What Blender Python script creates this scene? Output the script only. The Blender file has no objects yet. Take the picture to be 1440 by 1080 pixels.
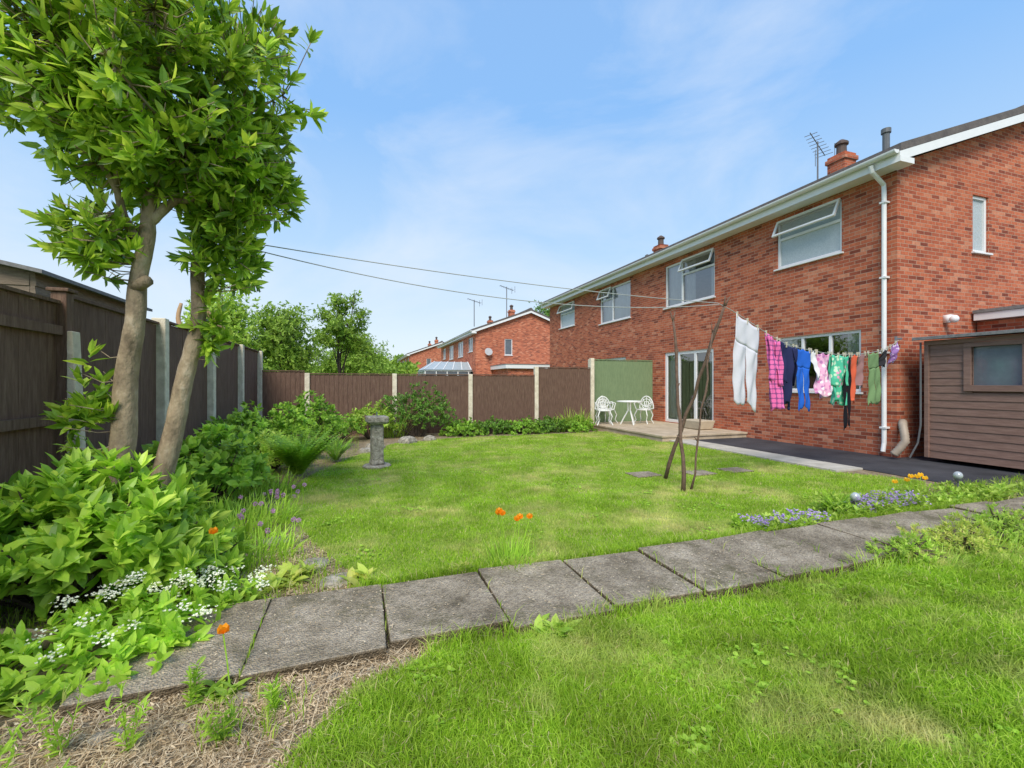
import bpy, math, random
import numpy as np
from mathutils import Vector, Matrix
random.seed(7); rng=np.random.default_rng(7)
sc=bpy.context.scene
COL=sc.collection
R=math.radians
# ------------------------------------------------------------------ materials
def newmat(name):
    m=bpy.data.materials.new(name); m.use_nodes=True
    nt=m.node_tree; nt.nodes.clear()
    out=nt.nodes.new('ShaderNodeOutputMaterial')
    b=nt.nodes.new('ShaderNodeBsdfPrincipled')
    nt.links.new(b.outputs[0],out.inputs[0])
    return m,nt,b,out
def N(nt,t,**k):
    n=nt.nodes.new(t)
    for a,v in k.items(): setattr(n,a,v)
    return n
def c4(c): return (c[0],c[1],c[2],1)
def ramp(nt,stops):
    r=nt.nodes.new('ShaderNodeValToRGB'); e=r.color_ramp.elements
    e[0].position=stops[0][0]; e[0].color=c4(stops[0][1])
    e[1].position=stops[-1][0]; e[1].color=c4(stops[-1][1])
    for p,c in stops[1:-1]:
        q=e.new(p); q.color=c4(c)
    return r
def obco(nt):
    t=nt.nodes.new('ShaderNodeNewGeometry'); return t.outputs['Position']
def pmat(name,stops,scale=4,rough=.8,bump=.2,bscale=None,detail=8,dist=.02,spec=.3,metal=0,stretch=None):
    m,nt,b,out=newmat(name)
    co=obco(nt)
    if stretch:
        mp=N(nt,'ShaderNodeMapping'); mp.inputs['Scale'].default_value=stretch
        nt.links.new(co,mp.inputs[0]); co=mp.outputs[0]
    n=N(nt,'ShaderNodeTexNoise'); n.inputs['Scale'].default_value=scale; n.inputs['Detail'].default_value=detail; n.inputs['Roughness'].default_value=.65
    nt.links.new(co,n.inputs['Vector'])
    if not hasattr(stops[0][1],'__len__'): stops=[(.3,stops[0]),(.7,stops[1])]
    r=ramp(nt,stops); nt.links.new(n.outputs['Fac'],r.inputs[0]); nt.links.new(r.outputs[0],b.inputs['Base Color'])
    b.inputs['Roughness'].default_value=rough; b.inputs['Specular IOR Level'].default_value=spec; b.inputs['Metallic'].default_value=metal
    if bump:
        n2=N(nt,'ShaderNodeTexNoise'); n2.inputs['Scale'].default_value=bscale or scale*6; n2.inputs['Detail'].default_value=6
        nt.links.new(co,n2.inputs['Vector'])
        bp=N(nt,'ShaderNodeBump'); bp.inputs['Strength'].default_value=bump; bp.inputs['Distance'].default_value=dist
        nt.links.new(n2.outputs['Fac'],bp.inputs['Height']); nt.links.new(bp.outputs[0],b.inputs['Normal'])
    return m
def leafmat(name,cols,rough=.42,trans=.42,spec=.4,g=1.75):
    m,nt,b,out=newmat(name)
    geo=N(nt,'ShaderNodeNewGeometry')
    st=[(i/(len(cols)-1),c) for i,c in enumerate(cols)]
    r=ramp(nt,st); nt.links.new(geo.outputs['Random Per Island'],r.inputs[0])
    n=N(nt,'ShaderNodeTexNoise'); n.inputs['Scale'].default_value=2.5; n.inputs['Detail'].default_value=3
    nt.links.new(geo.outputs['Position'],n.inputs['Vector'])
    mr=N(nt,'ShaderNodeMapRange'); mr.inputs['From Min'].default_value=.3; mr.inputs['From Max'].default_value=.7; mr.inputs['To Min'].default_value=.75*g; mr.inputs['To Max'].default_value=1.22*g
    nt.links.new(n.outputs['Fac'],mr.inputs['Value'])
    mx=N(nt,'ShaderNodeVectorMath',operation='SCALE'); nt.links.new(r.outputs[0],mx.inputs[0]); nt.links.new(mr.outputs[0],mx.inputs['Scale'])
    nt.links.new(mx.outputs[0],b.inputs['Base Color'])
    b.inputs['Roughness'].default_value=rough; b.inputs['Specular IOR Level'].default_value=spec
    t=N(nt,'ShaderNodeBsdfTranslucent')
    hs=N(nt,'ShaderNodeHueSaturation'); hs.inputs['Value'].default_value=1.35; hs.inputs['Hue'].default_value=.485
    nt.links.new(mx.outputs[0],hs.inputs['Color']); nt.links.new(hs.outputs[0],t.inputs['Color'])
    ms=N(nt,'ShaderNodeMixShader'); ms.inputs[0].default_value=trans
    nt.links.new(b.outputs[0],ms.inputs[1]); nt.links.new(t.outputs[0],ms.inputs[2]); nt.links.new(ms.outputs[0],out.inputs[0])
    return m
def plain(name,c,rough=.5,spec=.4,metal=0,var=.12,scale=6):
    a=tuple(x*(1-var) for x in c); d=tuple(min(1,x*(1+var)) for x in c)
    return pmat(name,[a,d],scale=scale,rough=rough,bump=.05,spec=spec,metal=metal)
def brickmat(name,k=1.0):
    m,nt,b,out=newmat(name); L=nt.links.new
    def math_(op,a,bv):
        n=N(nt,'ShaderNodeMath',operation=op)
        for i,q in enumerate((a,bv)):
            if q is None: continue
            if isinstance(q,(int,float)): n.inputs[i].default_value=q
            else: L(q,n.inputs[i])
        return n.outputs[0]
    g=N(nt,'ShaderNodeNewGeometry'); sx=N(nt,'ShaderNodeSeparateXYZ'); L(g.outputs['Position'],sx.inputs[0])
    u=math_('ADD',sx.outputs[0],sx.outputs[1]); v=sx.outputs[2]
    BW,BH=.205,.067
    cb=N(nt,'ShaderNodeCombineXYZ'); L(u,cb.inputs[0]); L(v,cb.inputs[1])
    br=N(nt,'ShaderNodeTexBrick'); br.offset=.5; L(cb.outputs[0],br.inputs['Vector'])
    br.inputs['Scale'].default_value=1; br.inputs['Brick Width'].default_value=BW; br.inputs['Row Height'].default_value=BH
    br.inputs['Mortar Size'].default_value=.0048; br.inputs['Mortar Smooth'].default_value=.2
    row=math_('FLOOR',math_('DIVIDE',v,BH),None); even=math_('SUBTRACT',1.0,math_('FLOORED_MODULO',row,2.0))
    col=math_('FLOOR',math_('DIVIDE',math_('ADD',u,math_('MULTIPLY',even,BW/2)),BW),None)
    cc=N(nt,'ShaderNodeCombineXYZ'); L(col,cc.inputs[0]); L(row,cc.inputs[1])
    wn=N(nt,'ShaderNodeTexWhiteNoise',noise_dimensions='2D'); L(cc.outputs[0],wn.inputs['Vector'])
    r1=ramp(nt,[(0,(.20*k,.055*k,.036*k)),(.15,(.33*k,.088*k,.05*k)),(.5,(.44*k,.12*k,.062*k)),(.85,(.51*k,.155*k,.08*k)),(1,(.55*k,.23*k,.14*k))]); L(wn.outputs['Value'],r1.inputs[0])
    fn=N(nt,'ShaderNodeTexNoise'); fn.inputs['Scale'].default_value=22; fn.inputs['Detail'].default_value=6; L(g.outputs['Position'],fn.inputs['Vector'])
    big=N(nt,'ShaderNodeTexNoise'); big.inputs['Scale'].default_value=.8; big.inputs['Detail'].default_value=6; L(g.outputs['Position'],big.inputs['Vector'])
    r0=ramp(nt,[(.3,(.82,.82,.82)),(.7,(1.18,1.18,1.18))]); L(fn.outputs['Fac'],r0.inputs[0])
    r2=ramp(nt,[(.3,(.93,.91,.9)),(.7,(1.06,1.06,1.06))]); L(big.outputs['Fac'],r2.inputs[0])
    m0=N(nt,'ShaderNodeMix',data_type='RGBA',blend_type='MULTIPLY'); m0.inputs[0].default_value=1; L(r1.outputs[0],m0.inputs[6]); L(r0.outputs[0],m0.inputs[7])
    m1=N(nt,'ShaderNodeMix',data_type='RGBA'); L(br.outputs['Fac'],m1.inputs[0]); L(m0.outputs[2],m1.inputs[6]); m1.inputs[7].default_value=(.44,.31,.23,1)
    m2=N(nt,'ShaderNodeMix',data_type='RGBA',blend_type='MULTIPLY'); m2.inputs[0].default_value=1; L(m1.outputs[2],m2.inputs[6]); L(r2.outputs[0],m2.inputs[7])
    L(m2.outputs[2],b.inputs['Base Color']); b.inputs['Roughness'].default_value=.85; b.inputs['Specular IOR Level'].default_value=.15
    bp=N(nt,'ShaderNodeBump'); bp.invert=True; bp.inputs['Strength'].default_value=.5; bp.inputs['Distance'].default_value=.01
    L(br.outputs['Fac'],bp.inputs['Height']); L(bp.outputs[0],b.inputs['Normal'])
    return m
M_={}
M_['brick']=brickmat('red_brick'); M_['brick2']=brickmat('far_brick',1.15)
M_['white']=plain('white_upvc',(.78,.79,.8),rough=.35,var=.03)
M_['tile']=pmat('roof_tile',[(.09,.08,.08),(.16,.14,.13)],scale=5,rough=.8,bump=.4)
M_['lead']=plain('grey_plastic',(.12,.13,.14),rough=.5)
M_['metal']=plain('aerial_metal',(.2,.21,.23),rough=.5,metal=.3)
M_['terra']=plain('dark_clay',(.10,.07,.06),rough=.7)
M_['fence']=pmat('dark_fence_wood',[(.25,(.085,.05,.035)),(.5,(.165,.10,.07)),(.8,(.26,.18,.13))],scale=7,rough=.75,bump=.5,bscale=30,stretch=(6,6,.7),dist=.01)
M_['fence2']=pmat('mid_fence_wood',[(.25,(.08,.047,.034)),(.5,(.14,.083,.06)),(.8,(.21,.14,.10))],scale=7,rough=.8,bump=.4,bscale=30,stretch=(6,6,.7),dist=.008)
M_['conc']=pmat('concrete_post',[(.3,(.55,.49,.37)),(.7,(.84,.77,.62))],scale=9,rough=.9,bump=.3)
M_['green_fence']=pmat('green_paint_wood',[(.3,(.14,.21,.11)),(.7,(.22,.30,.16))],scale=7,rough=.7,bump=.3,stretch=(5,5,.8))
M_['shed']=pmat('shed_wood',[(.2,(.15,.088,.07)),(.5,(.23,.14,.112)),(.8,(.31,.20,.165))],scale=5,rough=.7,bump=.4,bscale=40,stretch=(1,.8,7),dist=.008)
M_['oldwood']=pmat('grey_shed_wood',[(.2,(.12,.09,.065)),(.8,(.30,.24,.18))],scale=6,rough=.85,bump=.4,stretch=(1,1,6))
M_['felt']=pmat('roof_felt',[(.14,.14,.14),(.25,.25,.25)],scale=20,rough=.9,bump=.3)
M_['stick']=pmat('stick_wood',[(.3,(.09,.055,.04)),(.7,(.21,.14,.10))],scale=20,rough=.85,bump=.6,dist=.01)
M_['bark']=pmat('laurel_bark',[(.3,(.10,.08,.05)),(.43,(.23,.18,.115)),(.56,(.35,.28,.18)),(.7,(.50,.43,.31))],scale=5,detail=12,rough=.88,bump=.9,bscale=16,dist=.025,stretch=(1.4,1.4,.8))
M_['bark2']=pmat('tree_bark',[(.3,(.05,.04,.03)),(.7,(.13,.10,.075))],scale=9,rough=.9,bump=.6)
M_['stone']=pmat('weathered_stone',[(.3,(.13,.12,.095)),(.5,(.33,.30,.245)),(.68,(.54,.50,.42))],scale=18,detail=12,rough=.95,bump=1,bscale=60,dist=.02)
M_['asphalt']=pmat('asphalt',[(.3,(.03,.031,.037)),(.7,(.07,.072,.082))],scale=1.5,rough=.75,bump=.5,bscale=90,dist=.006)
M_['patio']=pmat('patio_slab',[(.3,(.36,.29,.2)),(.7,(.56,.47,.35))],scale=3,rough=.85,bump=.3,bscale=30,dist=.006)
M_['strip']=pmat('pale_slab',[(.3,(.36,.34,.29)),(.7,(.56,.53,.46))],scale=4,rough=.85,bump=.3,bscale=50,dist=.006)
M_['soil']=pmat('soil',[(.25,(.11,.078,.045)),(.5,(.26,.20,.125)),(.75,(.45,.36,.24))],scale=9,rough=.95,bump=1,bscale=30,dist=.03)
M_['iron']=plain('white_painted_iron',(.72,.74,.72),rough=.4,var=.05)
M_['pot']=plain('cream_pot',(.5,.43,.32),rough=.7)
def slabmat():
    m,nt,b,out=newmat('aggregate_slab'); co=obco(nt)
    n=N(nt,'ShaderNodeTexNoise'); n.inputs['Scale'].default_value=2.6; n.inputs['Detail'].default_value=12; n.inputs['Roughness'].default_value=.78; nt.links.new(co,n.inputs['Vector'])
    r=ramp(nt,[(.3,(.095,.08,.055)),(.42,(.235,.20,.148)),(.55,(.38,.33,.255)),(.7,(.52,.46,.37))]); nt.links.new(n.outputs['Fac'],r.inputs[0])
    v=N(nt,'ShaderNodeTexVoronoi'); v.inputs['Scale'].default_value=110; nt.links.new(co,v.inputs['Vector'])
    r2=ramp(nt,[(0,(.65,.62,.6)),(.5,(1,1,1)),(1,(1.35,1.3,1.2))])
    sp=N(nt,'ShaderNodeSeparateColor'); nt.links.new(v.outputs['Color'],sp.inputs[0]); nt.links.new(sp.outputs[0],r2.inputs[0])
    mx=N(nt,'ShaderNodeMix',data_type='RGBA',blend_type='MULTIPLY'); mx.inputs[0].default_value=.9
    nt.links.new(r.outputs[0],mx.inputs[6]); nt.links.new(r2.outputs[0],mx.inputs[7])
    n3=N(nt,'ShaderNodeTexNoise'); n3.inputs['Scale'].default_value=2.4; n3.inputs['Detail'].default_value=12; n3.inputs['Roughness'].default_value=.85; nt.links.new(co,n3.inputs['Vector'])
    r3=ramp(nt,[(.52,(0,0,0)),(.62,(.85,.85,.85))]); nt.links.new(n3.outputs['Fac'],r3.inputs[0])
    mm=N(nt,'ShaderNodeMix',data_type='RGBA'); nt.links.new(r3.outputs[0],mm.inputs[0]); nt.links.new(mx.outputs[2],mm.inputs[6]); mm.inputs[7].default_value=(.14,.125,.07,1)
    # side faces multiplied darker than the slab tops
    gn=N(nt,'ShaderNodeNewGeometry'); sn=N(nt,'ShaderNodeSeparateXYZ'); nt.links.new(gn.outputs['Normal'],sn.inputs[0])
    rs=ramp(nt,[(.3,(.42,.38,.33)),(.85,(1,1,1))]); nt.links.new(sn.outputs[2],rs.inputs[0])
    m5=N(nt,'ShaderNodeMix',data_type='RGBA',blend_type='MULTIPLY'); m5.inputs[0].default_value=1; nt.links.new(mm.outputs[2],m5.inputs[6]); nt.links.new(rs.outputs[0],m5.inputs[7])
    nt.links.new(m5.outputs[2],b.inputs['Base Color']); b.inputs['Roughness'].default_value=.92; b.inputs['Specular IOR Level'].default_value=.2
    ad=N(nt,'ShaderNodeMath',operation='ADD'); nt.links.new(v.outputs['Distance'],ad.inputs[0]); nt.links.new(n.outputs['Fac'],ad.inputs[1])
    bp=N(nt,'ShaderNodeBump'); bp.inputs['Strength'].default_value=.9; bp.inputs['Distance'].default_value=.01
    nt.links.new(ad.outputs[0],bp.inputs['Height']); nt.links.new(bp.outputs[0],b.inputs['Normal'])
    return m
M_['slab']=slabmat()
def grassground(name,cs,sc1=.9):
    return pmat(name,cs,scale=sc1,rough=.95,bump=.8,bscale=60,dist=.03,detail=10)
M_['ground']=grassground('ground_green',[(.3,(.10,.15,.03)),(.7,(.19,.25,.07))],.3)
M_['lawnbase']=grassground('lawn_base',[(.3,(.16,.27,.025)),(.5,(.25,.35,.05)),(.66,(.47,.44,.18))],1.3)
def grassmat(name,g1,g2,g3,straw,th=.55):
    m,nt,b,out=newmat(name)
    g=N(nt,'ShaderNodeNewGeometry')
    r=ramp(nt,[(0,g1),(.5,g2),(.92,g3),(.97,(.72,.62,.32))]); nt.links.new(g.outputs['Random Per Island'],r.inputs[0])
    n=N(nt,'ShaderNodeTexNoise'); n.inputs['Scale'].default_value=1.25; n.inputs['Detail'].default_value=7; n.inputs['Roughness'].default_value=.62
    nt.links.new(g.outputs['Position'],n.inputs['Vector'])
    r2=ramp(nt,[(th-.05,(0,0,0)),(th+.1,(.8,.8,.8))]); nt.links.new(n.outputs['Fac'],r2.inputs[0])
    mx=N(nt,'ShaderNodeMix',data_type='RGBA'); nt.links.new(r2.outputs[0],mx.inputs[0]); nt.links.new(r.outputs[0],mx.inputs[6]); mx.inputs[7].default_value=c4(straw)
    n4=N(nt,'ShaderNodeTexNoise'); n4.inputs['Scale'].default_value=2.7; n4.inputs['Detail'].default_value=4; nt.links.new(g.outputs['Position'],n4.inputs['Vector'])
    mr=N(nt,'ShaderNodeMapRange'); mr.inputs['From Min'].default_value=.3; mr.inputs['From Max'].default_value=.7; mr.inputs['To Min'].default_value=.74; mr.inputs['To Max'].default_value=1.22
    nt.links.new(n4.outputs['Fac'],mr.inputs['Value'])
    vm=N(nt,'ShaderNodeVectorMath',operation='SCALE'); nt.links.new(mx.outputs[2],vm.inputs[0]); nt.links.new(mr.outputs[0],vm.inputs['Scale'])
    nt.links.new(vm.outputs[0],b.inputs['Base Color']); b.inputs['Roughness'].default_value=.6; b.inputs['Specular IOR Level'].default_value=.2
    t=N(nt,'ShaderNodeBsdfTranslucent'); nt.links.new(vm.outputs[0],t.inputs['Color'])
    ms=N(nt,'ShaderNodeMixShader'); ms.inputs[0].default_value=.42
    nt.links.new(b.outputs[0],ms.inputs[1]); nt.links.new(t.outputs[0],ms.inputs[2]); nt.links.new(ms.outputs[0],out.inputs[0])
    return m
M_['grass']=grassmat('grass_blades',(.22,.40,.02),(.35,.57,.035),(.50,.69,.09),(.74,.68,.29))
def glassmat(name,mix,tint):
    m,nt,b,out=newmat(name)
    tr=N(nt,'ShaderNodeBsdfTransparent'); tr.inputs[0].default_value=c4(tint)
    gl=N(nt,'ShaderNodeBsdfGlossy'); gl.inputs['Roughness'].default_value=.02
    ms=N(nt,'ShaderNodeMixShader')
    lw=N(nt,'ShaderNodeLayerWeight'); lw.inputs[0].default_value=.4
    mr=N(nt,'ShaderNodeMapRange'); mr.inputs['To Min'].default_value=mix; mr.inputs['To Max'].default_value=.95
    nt.links.new(lw.outputs['Fresnel'],mr.inputs['Value']); nt.links.new(mr.outputs[0],ms.inputs[0])
    nt.links.new(tr.outputs[0],ms.inputs[1]); nt.links.new(gl.outputs[0],ms.inputs[2]); nt.links.new(ms.outputs[0],out.inputs[0])
    return m
M_['glass']=glassmat('window_glass',.2,(.88,.92,.92))
M_['frost']=pmat('frosted_glass',[(.3,(.36,.42,.45)),(.7,(.50,.56,.58))],scale=40,rough=.15,bump=.3,spec=.6)
M_['darkglass']=plain('dark_glass',(.14,.17,.2),rough=.08,spec=.8)
M_['curtain']=pmat('curtain_cloth',[(.62,.62,.62),(.78,.77,.75)],scale=3,rough=.9,bump=0)
M_['inside']=plain('room_interior',(.45,.36,.28),rough=.9)
M_['lau']=leafmat('laurel_leaf',[(.06,.13,.01),(.13,.24,.018),(.23,.36,.03),(.36,.46,.06)],rough=.34,trans=.42,spec=.5,g=1.7)
M_['lau2']=leafmat('laurel_bush_leaf',[(.08,.17,.015),(.16,.28,.025),(.25,.39,.04),(.36,.46,.08)],rough=.4)
M_['shr']=leafmat('shrub_leaf',[(.08,.16,.02),(.15,.28,.03),(.24,.38,.05)],rough=.5)
M_['dk']=leafmat('dark_shrub_leaf',[(.045,.095,.018),(.085,.18,.025),(.15,.26,.04)],rough=.5)
M_['fern']=leafmat('fern_leaf',[(.14,.26,.02),(.23,.38,.035),(.31,.45,.06)],rough=.55,g=1.65)
M_['treeleaf']=leafmat('tree_leaf',[(.08,.14,.015),(.15,.25,.03),(.24,.34,.05)],rough=.5,g=1.65)
M_['light']=leafmat('light_leaf',[(.16,.28,.03),(.27,.40,.055),(.36,.46,.09)],rough=.5,g=1.5)
M_['yel']=leafmat('yellow_green_leaf',[(.24,.34,.05),(.36,.45,.08),(.46,.44,.13)],rough=.5,g=1.45)
M_['straw']=leafmat('straw',[(.38,.27,.15),(.60,.47,.30),(.80,.68,.48)],rough=.85,trans=.15,spec=.1,g=1.05)
M_['wf']=leafmat('white_petal',[(.78,.79,.66),(.9,.9,.82)],rough=.6,trans=.35,g=1.05)
M_['pinkf']=leafmat('mauve_petal',[(.45,.22,.42),(.62,.38,.60)],rough=.6,g=1.1)
M_['purf']=leafmat('violet_petal',[(.44,.30,.60),(.62,.48,.76)],rough=.6,g=1.1)
M_['orf']=leafmat('orange_petal',[(.95,.38,.01),(.98,.48,.02)],rough=.5,g=1.05)
M_['ylf']=leafmat('yellow_petal',[(.85,.55,.03),(.9,.65,.05)],rough=.5,g=1.1)
# ------------------------------------------------------------------ object helpers
ORG={}
def reg(o,par,org):
    COL.objects.link(o)
    if par is not None:
        o.parent=par; ORG[o.name]=ORG[par.name]
    else:
        o.location=org; ORG[o.name]=Vector(org)
def tag(o,label,cat,group=None):
    o["label"]=label; o["category"]=cat
    if group: o["group"]=group
def thing(name,label,cat,org=(0,0,0),group=None):
    o=bpy.data.objects.new(name,None); o.empty_display_size=.3
    reg(o,None,org); tag(o,label,cat,group); return o
class MB:
    def __init__(s,M=None): s.v=[];s.f=[];s.M=M if M is not None else Matrix()
    def add(s,vs,fs):
        o=len(s.v); s.v+=[s.M@Vector(p) for p in vs]; s.f+=[tuple(i+o for i in f) for f in fs]
    def box(s,x0,x1,y0,y1,z0,z1):
        s.add([(x0,y0,z0),(x1,y0,z0),(x1,y1,z0),(x0,y1,z0),(x0,y0,z1),(x1,y0,z1),(x1,y1,z1),(x0,y1,z1)],
              [(0,3,2,1),(4,5,6,7),(0,1,5,4),(1,2,6,5),(2,3,7,6),(3,0,4,7)])
    def hexa(s,b,t): s.add(list(b)+list(t),[(0,3,2,1),(4,5,6,7),(0,1,5,4),(1,2,6,5),(2,3,7,6),(3,0,4,7)])
    def tube(s,pts,rs,n=8):
        pts=[Vector(p) for p in pts]
        if not hasattr(rs,'__len__'): rs=[rs]*len(pts)
        vs=[];prev=None
        for i,p in enumerate(pts):
            d=(pts[min(i+1,len(pts)-1)]-pts[max(i-1,0)]).normalized()
            if prev is None: a=d.orthogonal().normalized()
            else: a=(prev-d*prev.dot(d)).normalized()
            prev=a; b=d.cross(a)
            for k in range(n):
                t=2*math.pi*k/n; vs.append(p+(a*math.cos(t)+b*math.sin(t))*rs[i])
        fs=[]
        for i in range(len(pts)-1):
            for k in range(n):
                k2=(k+1)%n; fs.append((i*n+k,i*n+k2,(i+1)*n+k2,(i+1)*n+k))
        fs.append(tuple(range(n-1,-1,-1))); o=(len(pts)-1)*n; fs.append(tuple(o+k for k in range(n)))
        s.add(vs,fs)
    def lathe(s,prof,c=(0,0,0),n=16,rot=0):
        vs=[(c[0]+r*math.cos(rot+2*math.pi*k/n),c[1]+r*math.sin(rot+2*math.pi*k/n),c[2]+z) for r,z in prof for k in range(n)]
        fs=[]
        for i in range(len(prof)-1):
            for k in range(n):
                k2=(k+1)%n; fs.append((i*n+k,i*n+k2,(i+1)*n+k2,(i+1)*n+k))
        fs.append(tuple(range(n-1,-1,-1))); o=(len(prof)-1)*n; fs.append(tuple(o+k for k in range(n)))
        s.add(vs,fs)
    def ball(s,c,r,n=12):
        s.lathe([(max(.001,r*math.sin(math.pi*i/n)),-r*math.cos(math.pi*i/n)) for i in range(n+1)],c,n=16)
    def build(s,name,mat,par=None,org=(0,0,0),smooth=False,bevel=0):
        o0=ORG[par.name] if par is not None else Vector(org)
        me=bpy.data.meshes.new(name); me.from_pydata([tuple(v-o0) for v in s.v],[],s.f)
        me.materials.append(mat)
        if smooth: me.polygons.foreach_set('use_smooth',[True]*len(me.polygons))
        me.update()
        o=bpy.data.objects.new(name,me); reg(o,par,o0)
        if bevel:
            b=o.modifiers.new('bevel','BEVEL'); b.width=bevel; b.segments=2; b.limit_method='ANGLE'
        return o
def npmesh(name,V,T,mat,par=None,org=(0,0,0),smooth=False):
    o0=ORG[par.name] if par is not None else Vector(org)
    V=V-np.array(o0)
    me=bpy.data.meshes.new(name); me.vertices.add(len(V)); me.vertices.foreach_set('co',V.astype(np.float32).ravel())
    me.loops.add(T.size); me.loops.foreach_set('vertex_index',T.astype(np.int32).ravel())
    me.polygons.add(len(T)); me.polygons.foreach_set('loop_start',np.arange(0,T.size,3,dtype=np.int32))
    me.polygons.foreach_set('use_smooth',np.full(len(T),smooth))
    me.update(calc_edges=True); me.materials.append(mat)
    o=bpy.data.objects.new(name,me); reg(o,par,o0); return o
def nrm(a): return a/np.maximum(np.linalg.norm(a,axis=-1,keepdims=True),1e-9)
LT=np.array([0,.3,.3,.3,.7,.7,.7,1.]); LS=np.array([0,-.5,0,.5,-.4,0,.4,0]); LF=np.array([0,.5,0,.5,.4,0,.4,0])
LTRI=np.array([[0,1,2],[0,2,3],[1,4,5],[1,5,2],[2,5,6],[2,6,3],[4,7,5],[5,7,6]])
class LB:
    def __init__(s): s.V=[];s.T=[];s.n=0
    def _push(s,V,T): s.V.append(V); s.T.append(T+s.n); s.n+=len(V)
    def leaves(s,B,D,U,L,W,fold=.25,curl=.2):
        D=nrm(D); S=nrm(np.cross(D,U)); Nn=np.cross(S,D); n=len(B)
        L=np.broadcast_to(L,(n,)); W=np.broadcast_to(W,(n,))
        V=B[:,None]+D[:,None]*(LT[None,:]*L[:,None])[...,None]+S[:,None]*(LS[None]*W[:,None])[...,None]+Nn[:,None]*((-curl*LT**2)[None]*L[:,None]+fold*LF[None]*W[:,None])[...,None]
        T=LTRI[None]+(np.arange(n)*8)[:,None,None]
        s._push(V.reshape(-1,3),T.reshape(-1,3))
    def rosettes(s,P,Dc,n,L,W,smin=.3,smax=1.5,stem=.0,curl=.2,fold=.25):
        Dc=nrm(np.asarray(Dc,float)); m=len(P); P=np.repeat(P,n,0); D=np.repeat(Dc,n,0)
        r=rng.normal(size=(m*n,3)); A=nrm(r-D*np.sum(r*D,1,keepdims=True))
        th=rng.uniform(smin,smax,m*n)
        d=D*np.cos(th)[:,None]+A*np.sin(th)[:,None]
        B=P-D*(stem*(th/smax))[:,None]
        l=L*rng.uniform(.6,1.15,m*n); s.leaves(B,d,D+rng.normal(scale=.2,size=D.shape),l,l*(W/L),fold=fold,curl=curl)
    def blades(s,B,H,Wd,lean):
        n=len(B); a=rng.uniform(0,2*math.pi,n); side=np.stack([np.cos(a),np.sin(a),0*a],1)
        b=rng.uniform(0,2*math.pi,n); ld=np.stack([np.cos(b),np.sin(b),0*b],1)*lean[:,None]
        up=np.array([0,0,1.])
        V=np.zeros((n,5,3))
        V[:,0]=B-side*(Wd/2)[:,None]; V[:,1]=B+side*(Wd/2)[:,None]
        m=B+up*(H*.6)[:,None]+ld*.3
        V[:,2]=m-side*(Wd*.4)[:,None]; V[:,3]=m+side*(Wd*.4)[:,None]
        V[:,4]=B+up*(H*(1-.25*np.minimum(1,lean/np.maximum(H,1e-6))))[:,None]+ld
        T=np.array([[0,1,3],[0,3,2],[2,3,4]])[None]+(np.arange(n)*5)[:,None,None]
        s._push(V.reshape(-1,3),T.reshape(-1,3))
    def straps(s,B,D,L,Wd,droop,k=5):
        n=len(B); D=nrm(D); S=nrm(np.cross(D,np.array([0,0,1.])+rng.normal(scale=.1,size=(n,3))))
        V=np.zeros((n,2*k+1,3)); up=np.array([0,0,1.])
        for i in range(k+1):
            t=i/k; p=B+D*(L*t)[:,None]-up*(droop*L*t*t)[:,None]
            w=(Wd*(1-.85*t**1.6)/2)[:,None]
            if i<k: V[:,2*i]=p-S*w; V[:,2*i+1]=p+S*w
            else: V[:,2*k]=p
        tri=[]
        for i in range(k-1): tri+= [[2*i,2*i+1,2*i+3],[2*i,2*i+3,2*i+2]]
        tri.append([2*k-2,2*k-1,2*k])
        T=np.array(tri)[None]+(np.arange(n)*(2*k+1))[:,None,None]
        s._push(V.reshape(-1,3),T.reshape(-1,3))
    def build(s,name,mat,par=None,org=(0,0,0)):
        return npmesh(name,np.concatenate(s.V),np.concatenate(s.T),mat,par,org)
def structure(o): o["kind"]="structure"; return o
def sheet(name,poly,z,mat):
    mb=MB(); mb.add([(x,y,z) for x,y in poly],[tuple(range(len(poly)))]); return structure(mb.build(name,mat))
# ------------------------------------------------------------------ ground
sheet('ground',[(-300,-300),(300,-300),(300,300),(-300,300)],0,M_['ground'])
sheet('soil_bed',[(-2.2,-1.5),(8.7,-1.5),(8.7,11.8),(-2.2,11.8)],.004,M_['soil'])
BL=[(.1,2.98),(-.1,3.35),(-.35,3.95),(-.6,4.8),(-.8,5.6),(-.62,6.9),(-.1,8.4),(.7,9.9),(2.1,10.5),(6.2,10.55),(6.25,8.35),(6.45,8.3),(6.45,4.7),(6.95,3.9),(6.3,3.5),(4.9,3.45),(3.4,3.1),(2.7,2.95)]
FL=[(.3,2.1),(.0,1.98),(-.24,1.62),(-.27,1.4),(-.2,1.0),(-.2,-1.5),(8.5,-1.5),(8.5,2.1)]
sheet('lawn',BL,.008,M_['lawnbase']); sheet('front_lawn',FL,.008,M_['lawnbase'])
sheet('asphalt_yard',[(7.05,2.95),(10.8,2.95),(10.8,5.2),(8.7,5.27),(8.7,8.4),(7.05,9.2)],.012,M_['asphalt'])
mb=MB(); x=-1.07
while x<9:
    w=.6; g=.004
    a=[random.uniform(-.012,.014) for _ in range(4)]; y0=2.17+random.uniform(-.03,.025); y1=2.88+random.uniform(-.03,.02)
    z=.062; j1,j2=random.uniform(-.008,.008),random.uniform(-.008,.008)
    mb.hexa([(x+g,y0,-.03),(x+w-g,y0,-.03),(x+w-g,y1,-.03),(x+g,y1,-.03)],[(x+g+j1,y0+j1,z+a[0]),(x+w-g+j2,y0-j1,z+a[1]),(x+w-g-j1,y1,z+a[2]),(x+g+j2,y1,z+a[3])])
    x+=w
structure(mb.build('garden_path',M_['slab'],bevel=.009))
mb=MB(); y=4.7
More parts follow.
